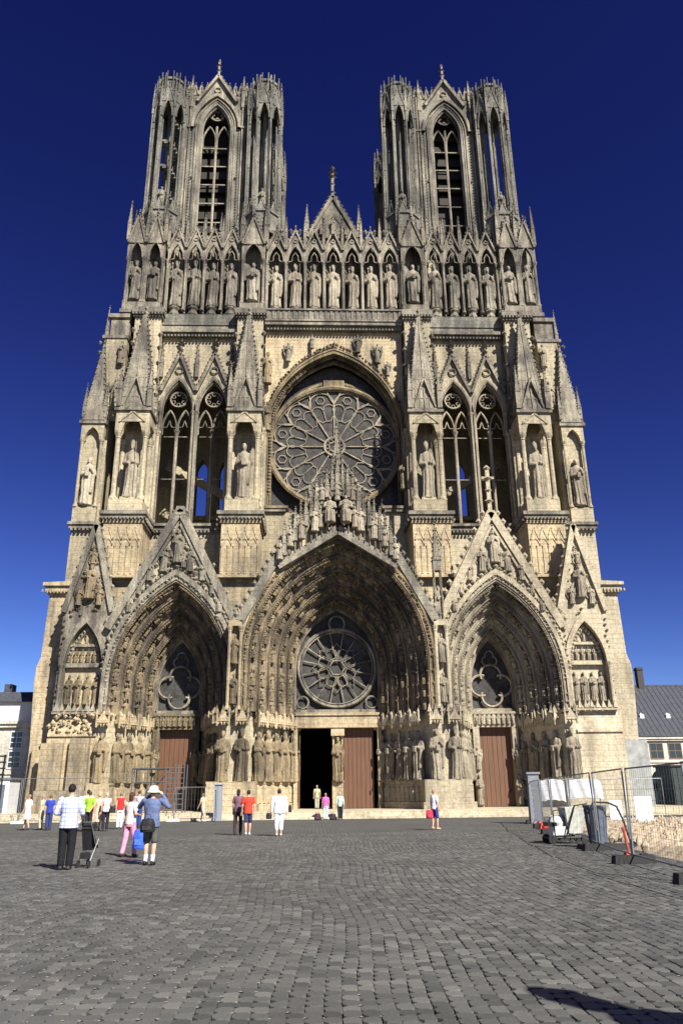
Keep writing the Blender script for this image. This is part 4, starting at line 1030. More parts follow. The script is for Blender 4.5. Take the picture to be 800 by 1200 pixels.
    turret(sx, 16.95, 1.0, tw, stairs=(sx < 0)); turret(sx, 7.0, 1.0, tw)
    turret(sx, 16.95, 10.4, tw); turret(sx, 7.0, 10.4, tw)
    m = MB(sx); m.box(5.6, 6.9, 9.0, 12.0, 43, 66); m.box(5.5, 6.9, 8.9, 12.1, 66, 66.5); m.build('stair_turret', TOWER, tw)
    m = MB(sx)                                   # free statues and pinnacle forest at the tower foot
    for x in (9.4, 11.0, 12.6, 14.2, 15.6): m = MB(sx); m.pinnacle(x, .5, 52.6, 53.6, 56.0, .16, n=5); m.build('pinnacle', TOWER, cath)

# steps before the portals
st = MB()
for i, (y, z) in enumerate(((-10.2, .15), (-9.8, .30), (-9.4, .45))):
    st.box(-24.5, 24.5, y, 1.0 if i == 2 else -9.35+.4*i, z-.15 if i == 2 else 0 if i == 0 else .0, z)
tag(st.build('portal_steps', CREAM), kind='structure')

# ================================================================== the square and what stands on it
def paving_far():
    m = bpy.data.materials.new('distant_paving'); m.use_nodes = True; t = m.node_tree; b = t.nodes['Principled BSDF']
    b.inputs['Roughness'].default_value = .75; b.inputs['Specular IOR Level'].default_value = .3
    g = N(t, 'ShaderNodeNewGeometry').outputs['Position']
    br = N(t, 'ShaderNodeTexBrick'); br.inputs['Scale'].default_value = 1; br.inputs['Brick Width'].default_value = .17; br.inputs['Row Height'].default_value = .2
    br.offset = 0.0; br.inputs['Mortar Size'].default_value = .012; br.inputs['Color1'].default_value = (0.0672, 0.0672, 0.0638, 1); br.inputs['Color2'].default_value = (0.0924, 0.0916, 0.0865, 1); br.inputs['Mortar'].default_value = (0.0294, 0.0286, 0.0269, 1)
    t.links.new(g, br.inputs['Vector'])
    c = mixc(t, br.outputs[0], ramp(t, noise(t, vscale(t, g, (.35, .8, 1)), .6, 6, .6), .3, .7, .8, 1.25), 1.0, 'MULTIPLY')
    c = mixc(t, c, ramp(t, noise(t, vscale(t, g, (1, 2.5, 1)), 1.6, 6, .7), .3, .7, .82, 1.2), 1.0, 'MULTIPLY')
    t.links.new(c, b.inputs['Base Color'])
    bp = N(t, 'ShaderNodeBump'); bp.inputs['Strength'].default_value = .4; bp.inputs['Distance'].default_value = .02
    t.links.new(noise(t, g, 14, 4), bp.inputs['Height']); t.links.new(bp.outputs[0], b.inputs['Normal'])
    return m
def sett_mat():
    m = bpy.data.materials.new('granite_sett'); m.use_nodes = True; t = m.node_tree; b = t.nodes['Principled BSDF']
    b.inputs['Roughness'].default_value = .62; b.inputs['Specular IOR Level'].default_value = .35
    g = N(t, 'ShaderNodeNewGeometry').outputs['Position']
    at = N(t, 'ShaderNodeAttribute', attribute_name='tone')
    rp = N(t, 'ShaderNodeValToRGB'); t.links.new(at.outputs['Fac'], rp.inputs[0]); e_ = rp.color_ramp.elements
    e_[0].color = (0.0538, 0.0554, 0.0521, 1); e_[0].position = .1; e_[1].color = (0.1260, 0.1218, 0.1126, 1); e_[1].position = .95
    for p_, c_ in ((.35, (0.0756, 0.0764, 0.0722, 1)), (.55, (0.0832, 0.0806, 0.0764, 1)), (.75, (0.0958, 0.0949, 0.0882, 1))): q_ = e_.new(p_); q_.color = c_
    c = rp.outputs[0]
    c = mixc(t, c, ramp(t, noise(t, vscale(t, g, (.35, .8, 1)), .6, 6, .6), .3, .7, .8, 1.22), 1.0, 'MULTIPLY')
    c = mixc(t, c, ramp(t, noise(t, g, 60, 4, .7), .3, .7, .75, 1.25), 1.0, 'MULTIPLY')
    t.links.new(c, b.inputs['Base Color'])
    bp = N(t, 'ShaderNodeBump'); bp.inputs['Strength'].default_value = .5; bp.inputs['Distance'].default_value = .006
    t.links.new(noise(t, g, 45, 4), bp.inputs['Height']); t.links.new(bp.outputs[0], b.inputs['Normal'])
    return m
FAR, SETT = paving_far(), sett_mat()
m = MB()
xs = [-3000, -300, -60, 0, 60, 300, 3000]; ys = [-500, -80, -38.5, 0, 60, 300, 3500]
for i in range(6):
    for j in range(6): m.add([(xs[i], ys[j], -.022), (xs[i+1], ys[j], -.022), (xs[i+1], ys[j+1], -.022), (xs[i], ys[j+1], -.022)], [(0, 1, 2, 3)])
plaza = tag(m.build('plaza_ground', FAR), kind='structure')
RS = random.Random(5)
PX, PYY = .138, .165
def sett_geo(x, y, v, f, tones):
    a, b_ = PX/2-.001, PYY/2-.001; c = .024+RS.uniform(0, .018); z = RS.uniform(-.004, .004); tx, ty = RS.uniform(-.02, .02), RS.uniform(-.025, .025)
    k = len(v); o = [(-a+c, -b_), (a-c, -b_), (a, -b_+c), (a, b_-c), (a-c, b_), (-a+c, b_), (-a, b_-c), (-a, -b_+c)]
    for px, py in o: v.append((x+px, y+py, -.03))
    for px, py in o: v.append((x+px*.985, y+py*.99, z-.002+px*tx+py*ty))
    for i in range(8): f.append((k+i, k+(i+1) % 8, k+8+(i+1) % 8, k+8+i))
    f.append(tuple(range(k+8, k+16)))
    t = min(1, max(0, RS.gauss(.52, .27))); tones += [t]*16
def finish(name, v, f, tones, parent, loc=(0, 0, 0)):
    me = bpy.data.meshes.new(name); me.from_pydata(v, [], f); me.materials.append(SETT)
    at = me.attributes.new('tone', 'FLOAT', 'POINT'); at.data.foreach_set('value', tones)
    return link(name, me, parent, loc)
SETTS = []
for i in range(24):
    v, f, t = [], [], []; sett_geo(0, 0, v, f, t)
    o = finish('paving_sett', v, f, t, plaza); SETTS.append(o.data); bpy.data.objects.remove(o)
cells = []
for j in range(170):
    y = -56.1+j*PYY; d = y+62
    cx0 = -1.75+d*.04
    for i in range(-110, 111):
        x = i*PX
        xx = x+.09*sin(y*.7+i*.05)+.008*sin(y*3.1+i)        # courses wander in shallow waves
        yy = y+.06*sin(xx*.8)+.02*sin(xx*2.3+y*.3)+RS.uniform(-.012, .012)
        if abs(xx-cx0) < d*.50+.5: cells.append((xx+RS.uniform(-.006, .006), yy))
cells.sort(key=lambda c: c[1])
for x, y in cells[:300]:
    o = link('sett', RS.choice(SETTS), plaza, (x, y, 0))
v, f = [], []
for x, y in cells:                                   # pale sand in the chipped corners, its sun glint put into the colour
    if y < -46 and RS.random() < (.34 if x < -1.2 else .05) * max(0, sin(x*.9+y*.5+1)*.7+.5):
        r = RS.uniform(.01, .02); k = len(v); xx = x+PX/2; yy = y+PYY/2
        v += [(xx-r, yy, .0), (xx, yy-r, .0), (xx+r, yy, .0), (xx, yy+r, .0), (xx, yy, .002)]; f += [(k, k+1, k+4), (k+1, k+2, k+4), (k+2, k+3, k+4), (k+3, k, k+4)]
me = bpy.data.meshes.new('joint_sand_glint'); me.from_pydata(v, [], f); me.materials.append(plain('pale_sand_glint', (.24, .22, .18), .9, var=.2)); tag(link('joint_sand_glint', me, plaza), kind='stuff')
v, f, t = [], [], []
for x, y in cells[300:]: sett_geo(x, y, v, f, t)
tag(finish('sett_field', v, f, t, plaza), kind='stuff')

# --- excavated strip on the right
def blob_field(name, mat, x0, x1, y0, y1, h, n, inside, seed=3, parent=None):
    R = random.Random(seed); nx, ny = n; v, f = [], []
    for j in range(ny+1):
        for i in range(nx+1):
            x = x0+(x1-x0)*i/nx; y = y0+(y1-y0)*j/ny; e = inside(x, y)
            v.append((x, y, -.03+max(0, e)*(h*(.6+.4*sin(x*1.3+y*.7)*sin(y*1.1))+R.uniform(0, .1))))
    for j in range(ny):
        for i in range(nx): k = j*(nx+1)+i; f.append((k, k+1, k+nx+2, k+nx+1))
    me = bpy.data.meshes.new(name); me.from_pydata(v, [], f); me.materials.append(mat); return link(name, me, parent)
SAND = plain('sandy_rubble', (.36, .29, .20), .95, var=.3, sc=3, bump=1)
def edge(x, y):
    lim = 5.5+(y+43.5)*.105 if y < -28 else 7.1+(y+28)*.35
    return max(0, min(1, (x-lim-1.0)/.5)) * max(0, min(1, y+46.5)) * max(0, min(1, -19-y))
tag(blob_field('sandy_rubble', SAND, 5.5, 22, -47, -18, .22, (90, 130), edge), 'low heap of sandy excavated rubble behind the mesh fence on the right', 'rubble', kind='stuff')
m = MB()
for i in range(700):
    y = RS.uniform(-45, -20); x = RS.uniform(6, 20)
    if edge(x, y) > .2: m.lathe(x, y, [(RS.uniform(.03, .1), 0), (RS.uniform(.05, .13), .16), (.03, RS.uniform(.2, .33))], 6, RS.uniform(0, 1))
tag(m.build('loose_stones', SAND), 'broken pale stones lying scattered over the sandy excavation', 'stones', kind='stuff')

# --- mesh fences
GALV = plain('galvanised_steel', (.23, .24, .25), .45, .6, var=.2)
RUB = plain('black_rubber', (.02, .02, .02), .8); RED = plain('red_plastic', (.45, .05, .04), .5); WHT = plain('white_sheet', (.58, .59, .60), .6, var=.06, sc=2)
ORG = plain('orange_plastic', (.40, .065, .03), .6, var=.2); CONC = plain('pale_concrete', (.45, .43, .40), .85, var=.12)
def fence_panel(p, q, h, label, foot=RUB, lean=0.0, wires=(.16, .3), group='mesh fence panels', footlen=.8):
    p, q = Vector((*p, 0)), Vector((*q, 0)); d = (q-p); L = d.length; rz = atan2(d.y, d.x)
    root = tag(empty('fence_panel', p, rz), label, 'fence panel', group)
    m = MB(); z0 = .16
    m.tube([(.05, 0, z0), (.05, lean*h, h)], .021, 6); m.tube([(L-.05, 0, z0), (L-.05, lean*h, h)], .021, 6)
    m.tube([(.05, lean*h, h-.02), (L-.05, lean*h, h-.02)], .019, 6); m.tube([(.05, 0, z0+.02), (L-.05, 0, z0+.02)], .019, 6)
    m.build('frame', GALV, root)
    m = MB(); n = int(L/wires[0])
    for i in range(1, n): x = .05+(L-.1)*i/n; m.tube([(x, 0, z0), (x, lean*h, h)], .0034, 3)
    n = int(h/wires[1])
    for i in range(1, n): z = z0+(h-z0)*i/n; m.tube([(.05, lean*z, z), (L-.05, lean*z, z)], .0034, 3)
    tag(m.build('wire_mesh', GALV, root), kind='stuff')
    for x in (.0,):
        m = MB(); m.box(x-.12, x+.12, -footlen/2, footlen/2, 0, .17, .02, .03); m.box(x-.05, x+.05, -footlen/2+.15, -footlen/2+.3, .17, .2); f = m.build('foot_block', foot, root); f.rotation_euler = (0, 0, -rz+pi/2+radians(4))
        m = MB(); m.tube([(x, 0, .17), (x, 0, .5)], .026, 6); m.build('socket', GALV, f)
    return root
NODES = [(9.4, -20.3), (8.4, -25.4), (7.3, -30.6), (6.75, -34.7), (6.0, -39.4), (5.35, -43.4), (4.97, -47.4), (5.0, -51.4)]
LB = ['farthest mesh fence panel on the right, beside the plain corner block of the cathedral', 'mesh fence panel second from the wide grey post, red blocks at its foot', 'mesh fence panel behind the small white machine, third from the grey post',
      'mesh fence panel in front of the small white machine', 'mesh fence panel in front of the blue grey bin', 'mesh fence panel running out of the picture on the right', 'nearest mesh fence panel, just outside the picture on the right']
for i in range(7): fence_panel(NODES[i], NODES[i+1], 2.02, LB[i], lean=.03*((i % 3)-1), wires=(.16, .25), footlen=.95)
for i, (xa, xb, lab) in enumerate(((9.8, 12.9, 'mesh fence panel carrying the white plastic sheets, parallel to the cathedral'), (12.9, 16.2, 'mesh fence panel to the right of the white sheets, parallel to the cathedral'))): fence_panel((xa, -20.0), (xb, -20.3), 2.1, lab)
for (a, b_, z0, z1, lab) in (((9.75, -20.12), (11.1, -20.2), 1.0, 2.0, 'white plastic sheet hung on the mesh fence, left piece by the grey post'), ((11.2, -20.2), (13.0, -20.35), 1.1, 2.0, 'white plastic sheet hung on the mesh fence, right piece by the dark machine'),):
    v, f = [], []; n = 26
    for i in range(n+1):
        for j in range(9):
            u = i/n; w = j/8; x = a[0]+(b_[0]-a[0])*u; y = a[1]+(b_[1]-a[1])*u
            v.append((x, y-.04+.04*sin(u*19+w*3), z0+.1*sin(u*3.1)+(z1-z0)*w+.02*sin(u*23)))
    for i in range(n):
        for j in range(8): k = i*9+j; f.append((k, k+9, k+10, k+1))
    me = bpy.data.meshes.new('sheet'); me.from_pydata(v, [], f); me.materials.append(WHT); tag(link('plastic_sheet', me), lab, 'plastic sheet', 'white sheets on the fence')
m = MB(); m.box(9.15, 9.75, -20.5, -20.1, 0, 2.35, .02, .02); m.box(9.1, 9.8, -20.55, -20.05, 2.35, 2.45); tag(m.build('concrete_post', plain('grey_post', (.16, .17, .19), .7, var=.2)), 'wide grey upright post at the far end of the right fence', 'post')
# red weight blocks at the far foot
for i, (x, y, lab) in enumerate(((8.75, -24.5, 'dull red weight block left of its twin at the foot of the far fence'), (8.35, -26.3, 'dull red weight block right of its twin at the foot of the far fence'))):
    m = MB(); m.box(x-.4, x+.4, y-.2, y+.2, 0, .22, .05, .03); m.box(x-.3, x+.3, y-.24, y-.2, .05, .16); tag(m.build('weight_block', RED), lab, 'weight block', 'red blocks at the fence')
# small machine on a frame
root = tag(empty('compactor', (5.95, -36.2, 0)), 'small white site machine with dark frame and hopper behind the fence', 'machine')
PWHT = plain('chipped_white_paint', (.55, .56, .52), .5, var=.25, sc=6)
m = MB(); m.box(-.35, .1, -.3, .3, .25, .5, .03, .03); m.lathe(-.15, 0, [(.22, .5), (.26, .6), (.2, .78), (.1, .82)], 12); m.build('engine', PWHT, root)
m = MB(); m.add([(.15, -.3, .3), (.55, -.3, .3), (.55, .3, .3), (.15, .3, .3), (.05, -.4, 1.05), (.7, -.4, 1.05), (.7, .4, 1.05), (.05, .4, 1.05)], [(0, 1, 2, 3), (0, 4, 5, 1), (1, 5, 6, 2), (2, 6, 7, 3), (3, 7, 4, 0)]); m.build('hopper', plain('pale_hopper', (.42, .43, .38), .6, var=.2), root)
m = MB(); m.tube([(-.5, -.3, .18), (.8, -.3, .18), (.8, .3, .18), (-.5, .3, .18)], .03, 6, True); m.tube([(.0, -.42, .2), (.35, -.42, 1.1), (.75, -.42, 1.15)], .025, 6); m.tube([(-.3, -.3, .2), (-.3, -.3, .95), (.1, -.3, 1.0)], .02, 6); m.box(-.5, -.2, -.25, .25, .5, .62); m.build('frame', IRON, root)
for x in (-.4, .6):
    for y in (-.35, .35):
        m = MB(); m.lathe(0, 0, [(.07, -.04), (.13, -.04), (.13, .04), (.07, .04)], 14); w = m.build('wheel', RUB, root, (x, y, .13)); w.rotation_euler = (pi/2, 0, 0)
# blue-grey ribbed bin with a bent tube over it
root = tag(empty('waste_bin', (6.35, -38.3, 0)), 'tall ribbed blue grey bin standing behind the mesh fence', 'bin')
BLU = plain('faded_blue_plastic', (.085, .105, .135), .5, var=.3, sc=5)
m = MB(); m.lathe(0, 0, [(.2, .08), (.235, .1), (.3, 1.05), (.33, 1.07), (.33, 1.14), (.29, 1.14)], 16); m.build('body', BLU, root)
for i in range(12):
    a = 2*pi*i/12; m = MB(); m.tube([(.24*cos(a), .24*sin(a), .12), (.31*cos(a), .31*sin(a), 1.04)], .016, 4); m.build('rib', BLU, root)
m = MB(); m.box(-.3, .3, -.3, .3, .0, .08); m.build('base', IRON, root)
root = tag(empty('bent_tube_stand', (6.35, -38.75, 0)), 'bent dark tube barrier arching over the blue grey bin', 'barrier')
m = MB(); m.tube([(-.35, 0, .1), (-.3, 0, 1.0), (-.18, 0, 1.22), (.25, 0, 1.2), (.48, 0, 1.1), (.62, 0, .75), (.75, 0, .2)], .028, 7); m.build('tube', IRON, root)
m = MB(); m.box(-.7, .9, -.3, .3, 0, .12, .03, .03); m.build('base', RUB, root)
root = tag(empty('orange_post', (6.1, -41.2, 0)), 'leaning orange plastic marker post by the nearest fence foot', 'marker post')
m = MB(); m.tube([(0, 0, .05), (-.07, 0, .66)], [.034, .038], 8); m.lathe(-.07, 0, [(.05, .58), (.055, .64), (.02, .67)], 8); m.build('post', ORG, root)
m = MB(); m.box(-.11, .11, -.11, .11, 0, .07, .02, .02); m.build('base', ORG, root)
for i, (x, y, w, h, lab) in enumerate(((12.6, -23.0, .62, 1.1, 'white board standing upright left of the other behind the fence'), (13.7, -23.6, .85, 1.25, 'larger white board standing upright on the right behind the fence'))):
    root = tag(empty('white_board', (x, y, 0)), lab, 'board', 'white boards behind the fence'); m = MB(); m.box(-w/2, w/2, -.02, .02, .12, h); m.build('panel', WHT, root)
    for s in (-1, 1): m = MB(); m.box(s*w/2-.03, s*w/2+.03, -.2, .2, 0, .1); m.build('leg', IRON, root)

# grey hoarding and van behind, by the right hand building
m = MB(); m.box(-.85, .85, -.06, .06, .1, 5.0)
root = tag(empty('grey_hoarding', (21.75, -3.75, 0)), 'tall grey weathered panel leaning on the foot of the right buttress', 'panel')
m.build('panel', plain('weathered_grey_panel', (.24, .25, .24), .8, var=.3, sc=2), root)
for s in (-.7, .7): m = MB(); m.box(s-.05, s+.05, .062, .22, 0, 4.9); m.build('post', GALV, root)
root = tag(empty('van', (28.2, 9.0, 0)), 'pale turquoise van parked in front of the right hand building', 'van')
TQ = plain('turquoise_paint', (.22, .50, .55), .25, var=.05); DG = plain('dark_window_glass', (.02, .03, .035), .08, spec=.6)
m = MB(); m.slab([(-2.3, .45), (2.3, .45), (2.3, 1.15), (1.7, 1.35), (1.1, 2.25), (.7, 2.4), (-2.2, 2.4), (-2.3, 2.2)], -.9, .9); m.build('body', TQ, root)
for a, b_ in ((-2.0, -1.0), (-.85, .15)):
    m = MB(); m.box(a, b_, -.93, -.9, 1.45, 2.1); m.build('side_window', DG, root)
m = MB(); m.slab([(.3, 1.45), (1.5, 1.45), (1.05, 2.1), (.3, 2.1)], -.93, -.9); m.build('door_window', DG, root)
for x in (-1.5, 1.45):
    m = MB(); m.lathe(0, 0, [(.2, -.1), (.33, -.1), (.34, 0), (.33, .1), (.2, .1)], 16); w = m.build('wheel', RUB, root, (x, -.85, .34)); w.rotation_euler = (pi/2, 0, 0)
    h_ = MB(); h_.lathe(0, 0, [(.08, .1), (.2, .1), (.2, .13), (.08, .13)], 10); h_.build('rim', GALV, w)
m = MB(); m.box(2.3, 2.4, -.85, .85, .4, .6); m.build('bumper', IRON, root)
root = tag(empty('dark_shed', (29.1, 4.0, 0)), 'dark green metal site container standing right of the turquoise van', 'container')
DK = plain('dark_green_steel', (.035, .045, .04), .5, var=.2)
m = MB(); m.box(-1.6, 3, 0, 3, .15, 3.3); m.build('body', DK, root)
for i in range(11): m = MB(); m.box(-1.5+i*.42, -1.35+i*.42, -.06, 0-.002, .3, 3.2); m.build('rib', DK, root)
m = MB(); m.box(-1.75, 3.1, -.12, 3.1, 3.3, 3.42); m.build('roof', IRON, root)
m = MB(); m.box(-3.9, -3.62, -.1, .1, 0, 3.6); m.box(-3.2, -3.0, -.1, .1, 0, 3.4); tag(m.build('gate_post', IRON, None, (27.2, 3.0, 0)), 'pair of dark gate posts left of the turquoise van', 'gate post')

# --- houses either side
PLAS = stone('pale_render', (.62, .58, .48), (.55, .50, .42), (.30, .28, .24), .4, blocks=False, bump=.2); SLATE = plain('slate_roof', (.05, .052, .065), .55, var=.35, sc=4)
FRAME = plain('window_frame_paint', (.5, .5, .48), .5)
def window(parent, cx, y, z0, z1, w, mull=(1, 1), frame=FRAME):
    m = MB(); m.box(cx-w/2-.08, cx+w/2+.08, y-.06, y, z0-.1, z0); m.box(cx-w/2-.08, cx-w/2, y-.05, y, z0, z1); m.box(cx+w/2, cx+w/2+.08, y-.05, y, z0, z1); m.box(cx-w/2-.08, cx+w/2+.08, y-.06, y, z1, z1+.1)
    for i in range(1, mull[0]+1): x = cx-w/2+w*i/(mull[0]+1); m.box(x-.03, x+.03, y-.045, y-.012, z0, z1)
    for i in range(1, mull[1]+1): z = z0+(z1-z0)*i/(mull[1]+1); m.box(cx-w/2, cx+w/2, y-.04, y-.014, z-.03, z+.03)
    o = m.build('window', frame, parent)
    m = MB(); m.box(cx-w/2, cx+w/2, y-.012, y-.003, z0, z1); m.build('pane', DG, o)
    return o
root = tag(empty('stone_house', (0, 0, 0)), 'long stone building with steep dark slate roof right of the cathedral', 'building')
m = MB(); y = 25
m.box(27.5, 34.3, y, y+12, 0, 7.0); m.box(37.0, 62, y, y+12, 0, 7.0)
m.archwall(34.3, 37.0, 7.0, y, y+1, 35.65, 1.1, 2.4, 3.6, 0, 8)
m.box(34.3, 37.0, y+1.002, y+11, 4, 6.99)
m.build('wall', PLAS, root)
m = MB(); m.box(27.4, 62.1, y-.25, y-.002, 6.55, 6.75); m.box(27.4, 62.1, y-.4, y-.002, 6.75, 7.0); m.box(27.4, 62.1, y-.12, y-.003, 4.3, 4.45); m.build('cornice', PLAS, root)
m = MB(); m.add([(27, y-.5, 7.0), (62.4, y-.5, 7.0), (62.4, y+6, 13.2), (27, y+6, 13.2), (27, y+12.5, 7.0), (62.4, y+12.5, 7.0)], [(0, 1, 2, 3), (3, 2, 5, 4), (0, 3, 4), (1, 5, 2), (0, 4, 5, 1)])
m.box(27, 62.4, y+5.9, y+6.1, 13.15, 13.35); rf = m.build('roof', SLATE, root)
for i in range(60): m = MB(); x = 27.3+i*.59; m.tube([(x, y-.45, 7.09), (x, y+5.95, 13.22)], .02, 4) ; m.build('standing_seam', SLATE, rf)
for x in (35.2, 38.2, 41.5, 45): 
    m = MB(); m.box(x-.3, x+.3, y+1.7, y+2.4, 9.1, 9.45, .1, 0); m.pyr(x, y+2.0, 9.45, 9.75, .3); m.build('roof_vent', plain('zinc', (.45, .46, .48), .4) if 'zinc' not in bpy.data.materials else bpy.data.materials['zinc'], rf)
for x in (37.3, 47): m = MB(); m.box(x-.35, x+.35, y+5.6, y+6.4, 12.8, 15.4); m.box(x-.42, x+.42, y+5.5, y+6.5, 15.1, 15.25); m.build('chimney', plain('sooty_brick', (.05, .042, .038), .8), rf)
for i in range(12): window(root, 33.5+i*2.05, y, 4.75, 6.25, 1.35, (1, 1), WOOD if False else plain('brown_frame', (.16, .11, .08), .6) if 'brown_frame' not in bpy.data.materials else bpy.data.materials['brown_frame'])
for x in (39.5, 43): window(root, x, y, 1.0, 3.2, 1.2, (1, 2))
y = 1
root = tag(empty('white_house', (0, 0, 0)), 'cream building with dark roof and pale top floor left of the cathedral', 'building')
m = MB(); m.box(-52, -23.3, y, y+9, 0, 7.1); m.build('wall', PLAS, root)
m = MB(); m.box(-52, -23.9, y+.5, y+8.5, 7.1, 8.6); m.build('attic_wall', FRAME, root)
m = MB(); m.box(-52.2, -23.7, y+.2, y+8.8, 8.6, 9.45, .3, .9); rf = m.build('roof', SLATE, root)
for x in (-26.7, -24.1): m = MB(); m.box(x-.3, x+.3, y+2, y+3, 9.4, 10.2); m.build('chimney', SLATE, rf)
m = MB(); m.box(-52.2, -23.2, y-.4, y-.002, 6.85, 7.1); m.box(-52.2, -23.2, y-.25, y-.002, 6.6, 6.85); m.box(-52, -23.3, y-.1, y-.003, 3.15, 3.35); m.build('cornice', PLAS, root)
for x in (-24.75, -27.3, -30, -33.5):
    for z in (3.65, 5.1) : window(root, x, y, z, z+1.15, .85, (1, 2))
for x in (-24.6, -26.4, -29): window(root, x, y, .6, 2.4, 1.0, (1, 2))
# white site cabin and dark lattice tower at the left edge
root = tag(empty('site_cabin', (-23.95, -4.2, 0)), 'white site cabin with two dark doors left of the cathedral', 'cabin')
m = MB(); m.box(-1.6, 1.0, 0, 2.2, .35, 2.65); m.build('body', WHT, root)
for x in (-.25, .55): m = MB(); m.box(x-.18, x+.18, -.04, -.002, .5, 2.35); m.build('door', BLU, root)
m = MB(); m.box(-1.7, 1.1, -.1, 2.3, 2.65, 2.8); m.build('roof', GALV, root)
for x in (-1.4, 1.1): m = MB(); m.box(x-.15, x+.15, .1, 2.4, 0, .35); m.build('foot', CONC, root)
root = tag(empty('steel_gantry', (-24.3, -5.0, 0)), 'dark steel lattice frame standing over the white site cabin', 'scaffold')
for x in (-2.2, -.6, 1.1): m = MB(); m.box(x-.05, x+.05, -.05, .05, 0, 4.3); m.build('post', IRON, root)
for z in (3.0, 3.4, 3.8, 4.2): m = MB(); m.box(-2.3, 1.2, -.04, .04, z-.05, z+.05); m.build('rail', IRON, root)
# --- tube scaffold before the left door
TUB = plain('dull_scaffold_tube', (.11, .115, .12), .5, .5, var=.2)
root = tag(empty('tube_scaffold', (-13.6, -8.3, .45)), 'grey tube scaffold with a ladder tower in front of the left portal', 'scaffold')
for x in (0, 1.0, 2.15, 2.75, 3.35):
    for y_ in (0, 1.2): m = MB(); m.tube([(x, y_, 0), (x, y_, 2.75 if x < 2.2 else 3.0)], .04, 6); m.build('post', TUB, root)
for z in (.15, 1.1, 1.9, 2.7):
    for y_ in (0, 1.2): m = MB(); m.tube([(0, y_, z), (2.15, y_, z)], .035, 6); m.build('rail', TUB, root)
for i in range(9):
    z = .2+i*.32; m = MB(); m.tube([(2.15, 0, z), (3.35, 0, z)], .025, 5); m.build('rung', TUB, root)
for y_ in (0, 1.2): m = MB(); m.tube([(0, y_, .1), (2.15, y_, 2.6)], .03, 5); m.build('brace', TUB, root)
m = MB(); m.box(0, 2.15, -.05, 1.25, 2.72, 2.78); m.build('deck_board', TUB, root)
# tall fence before the unrestored left corner
XL = [-23.0, -19.6, -16.2, -12.8]
for i in range(3): fence_panel((XL[i], -11.2), (XL[i+1], -11.2), 2.6, ['leftmost tall mesh fence panel before the left corner of the cathedral', 'middle tall mesh fence panel behind the group of tourists', 'tall mesh fence panel just left of the tube scaffold'][i], foot=CONC, wires=(.2, .5), group='tall mesh fence panels on the left')
fence_panel((-10.4, -10.6), (-7.7, -10.6), 2.0, 'low mesh fence panel between the tube scaffold and the grey post', foot=CONC, wires=(.2, .4), group='tall mesh fence panels on the left')
m = MB(); m.box(-8.0, -7.5, -10.4, -10.1, 0, 2.1, .02, .02); m.box(-8.05, -7.45, -10.45, -10.05, 2.1, 2.16); tag(m.build('grey_post', plain('blue_grey_panel', (.2, .22, .26), .6)), 'blue grey upright panel post beside the left steps', 'post')
# lamp-shaped caster added out of view, shaped to throw the foreground shadow
root = tag(empty('shadow_caster', (3.15, -59.8, 0)), 'black lamp-shaped caster added out of view to throw a shadow on the setts', 'shadow caster')
m = MB(); m.lathe(0, 0, [(.16, 0), (.16, .3), (.08, .5), (.05, .8), (.04, 4.0), (.09, 4.05), (.05, 4.15)], 10); m.build('caster_pole', IRON, root)
m = MB(); m.lathe(0, 0, [(.1, 4.3), (.17, 4.4), (.19, 4.75), (.21, 4.78), (.12, 4.95), (.03, 5.05)], 8); m.build('caster_head', IRON, root)
m = MB(); m.lathe(0, 0, [(.1, 2.6), (.42, 2.9), (.5, 3.3), (.42, 3.8), (.26, 4.1), (.1, 4.3)], 14); m.build('caster_bulge', cloth_green if False else plain('caster_green', (.04, .07, .03), .8), root)  # bulge added below the head to widen the thrown shadow

# ================================================================== people
_cm = {}
def cloth(col, rough=.85, var=.25, sc=9):
    k = (tuple(col), var)
    if k not in _cm: _cm[k] = plain('cloth', col, rough, var=var, sc=sc, spec=.15, bump=.9)
    return _cm[k]
SKIN = plain('skin', (.50, .30, .21), .55, var=.06); SKIN2 = plain('tanned_skin', (.38, .21, .14), .55, var=.06)
def checked():
    m = bpy.data.materials.new('checked_shirt_cloth'); m.use_nodes = True; t = m.node_tree; b = t.nodes['Principled BSDF']; b.inputs['Roughness'].default_value = .85
    g = N(t, 'ShaderNodeTexCoord').outputs['Object']; sp = N(t, 'ShaderNodeSeparateXYZ'); t.links.new(g, sp.inputs[0])
    c = (.52, .55, .68)
    for k, w in ((0, 75.), (2, 70.)):
        mu = N(t, 'ShaderNodeMath', operation='MULTIPLY', i_1=w); t.links.new(sp.outputs[k], mu.inputs[0])
        si = N(t, 'ShaderNodeMath', operation='SINE'); t.links.new(mu.outputs[0], si.inputs[0])
        c = mixc(t, c, (.22, .25, .52), ramp(t, si.outputs[0], .3, .8, 0, .7))
    t.links.new(c, b.inputs['Base Color']); return m
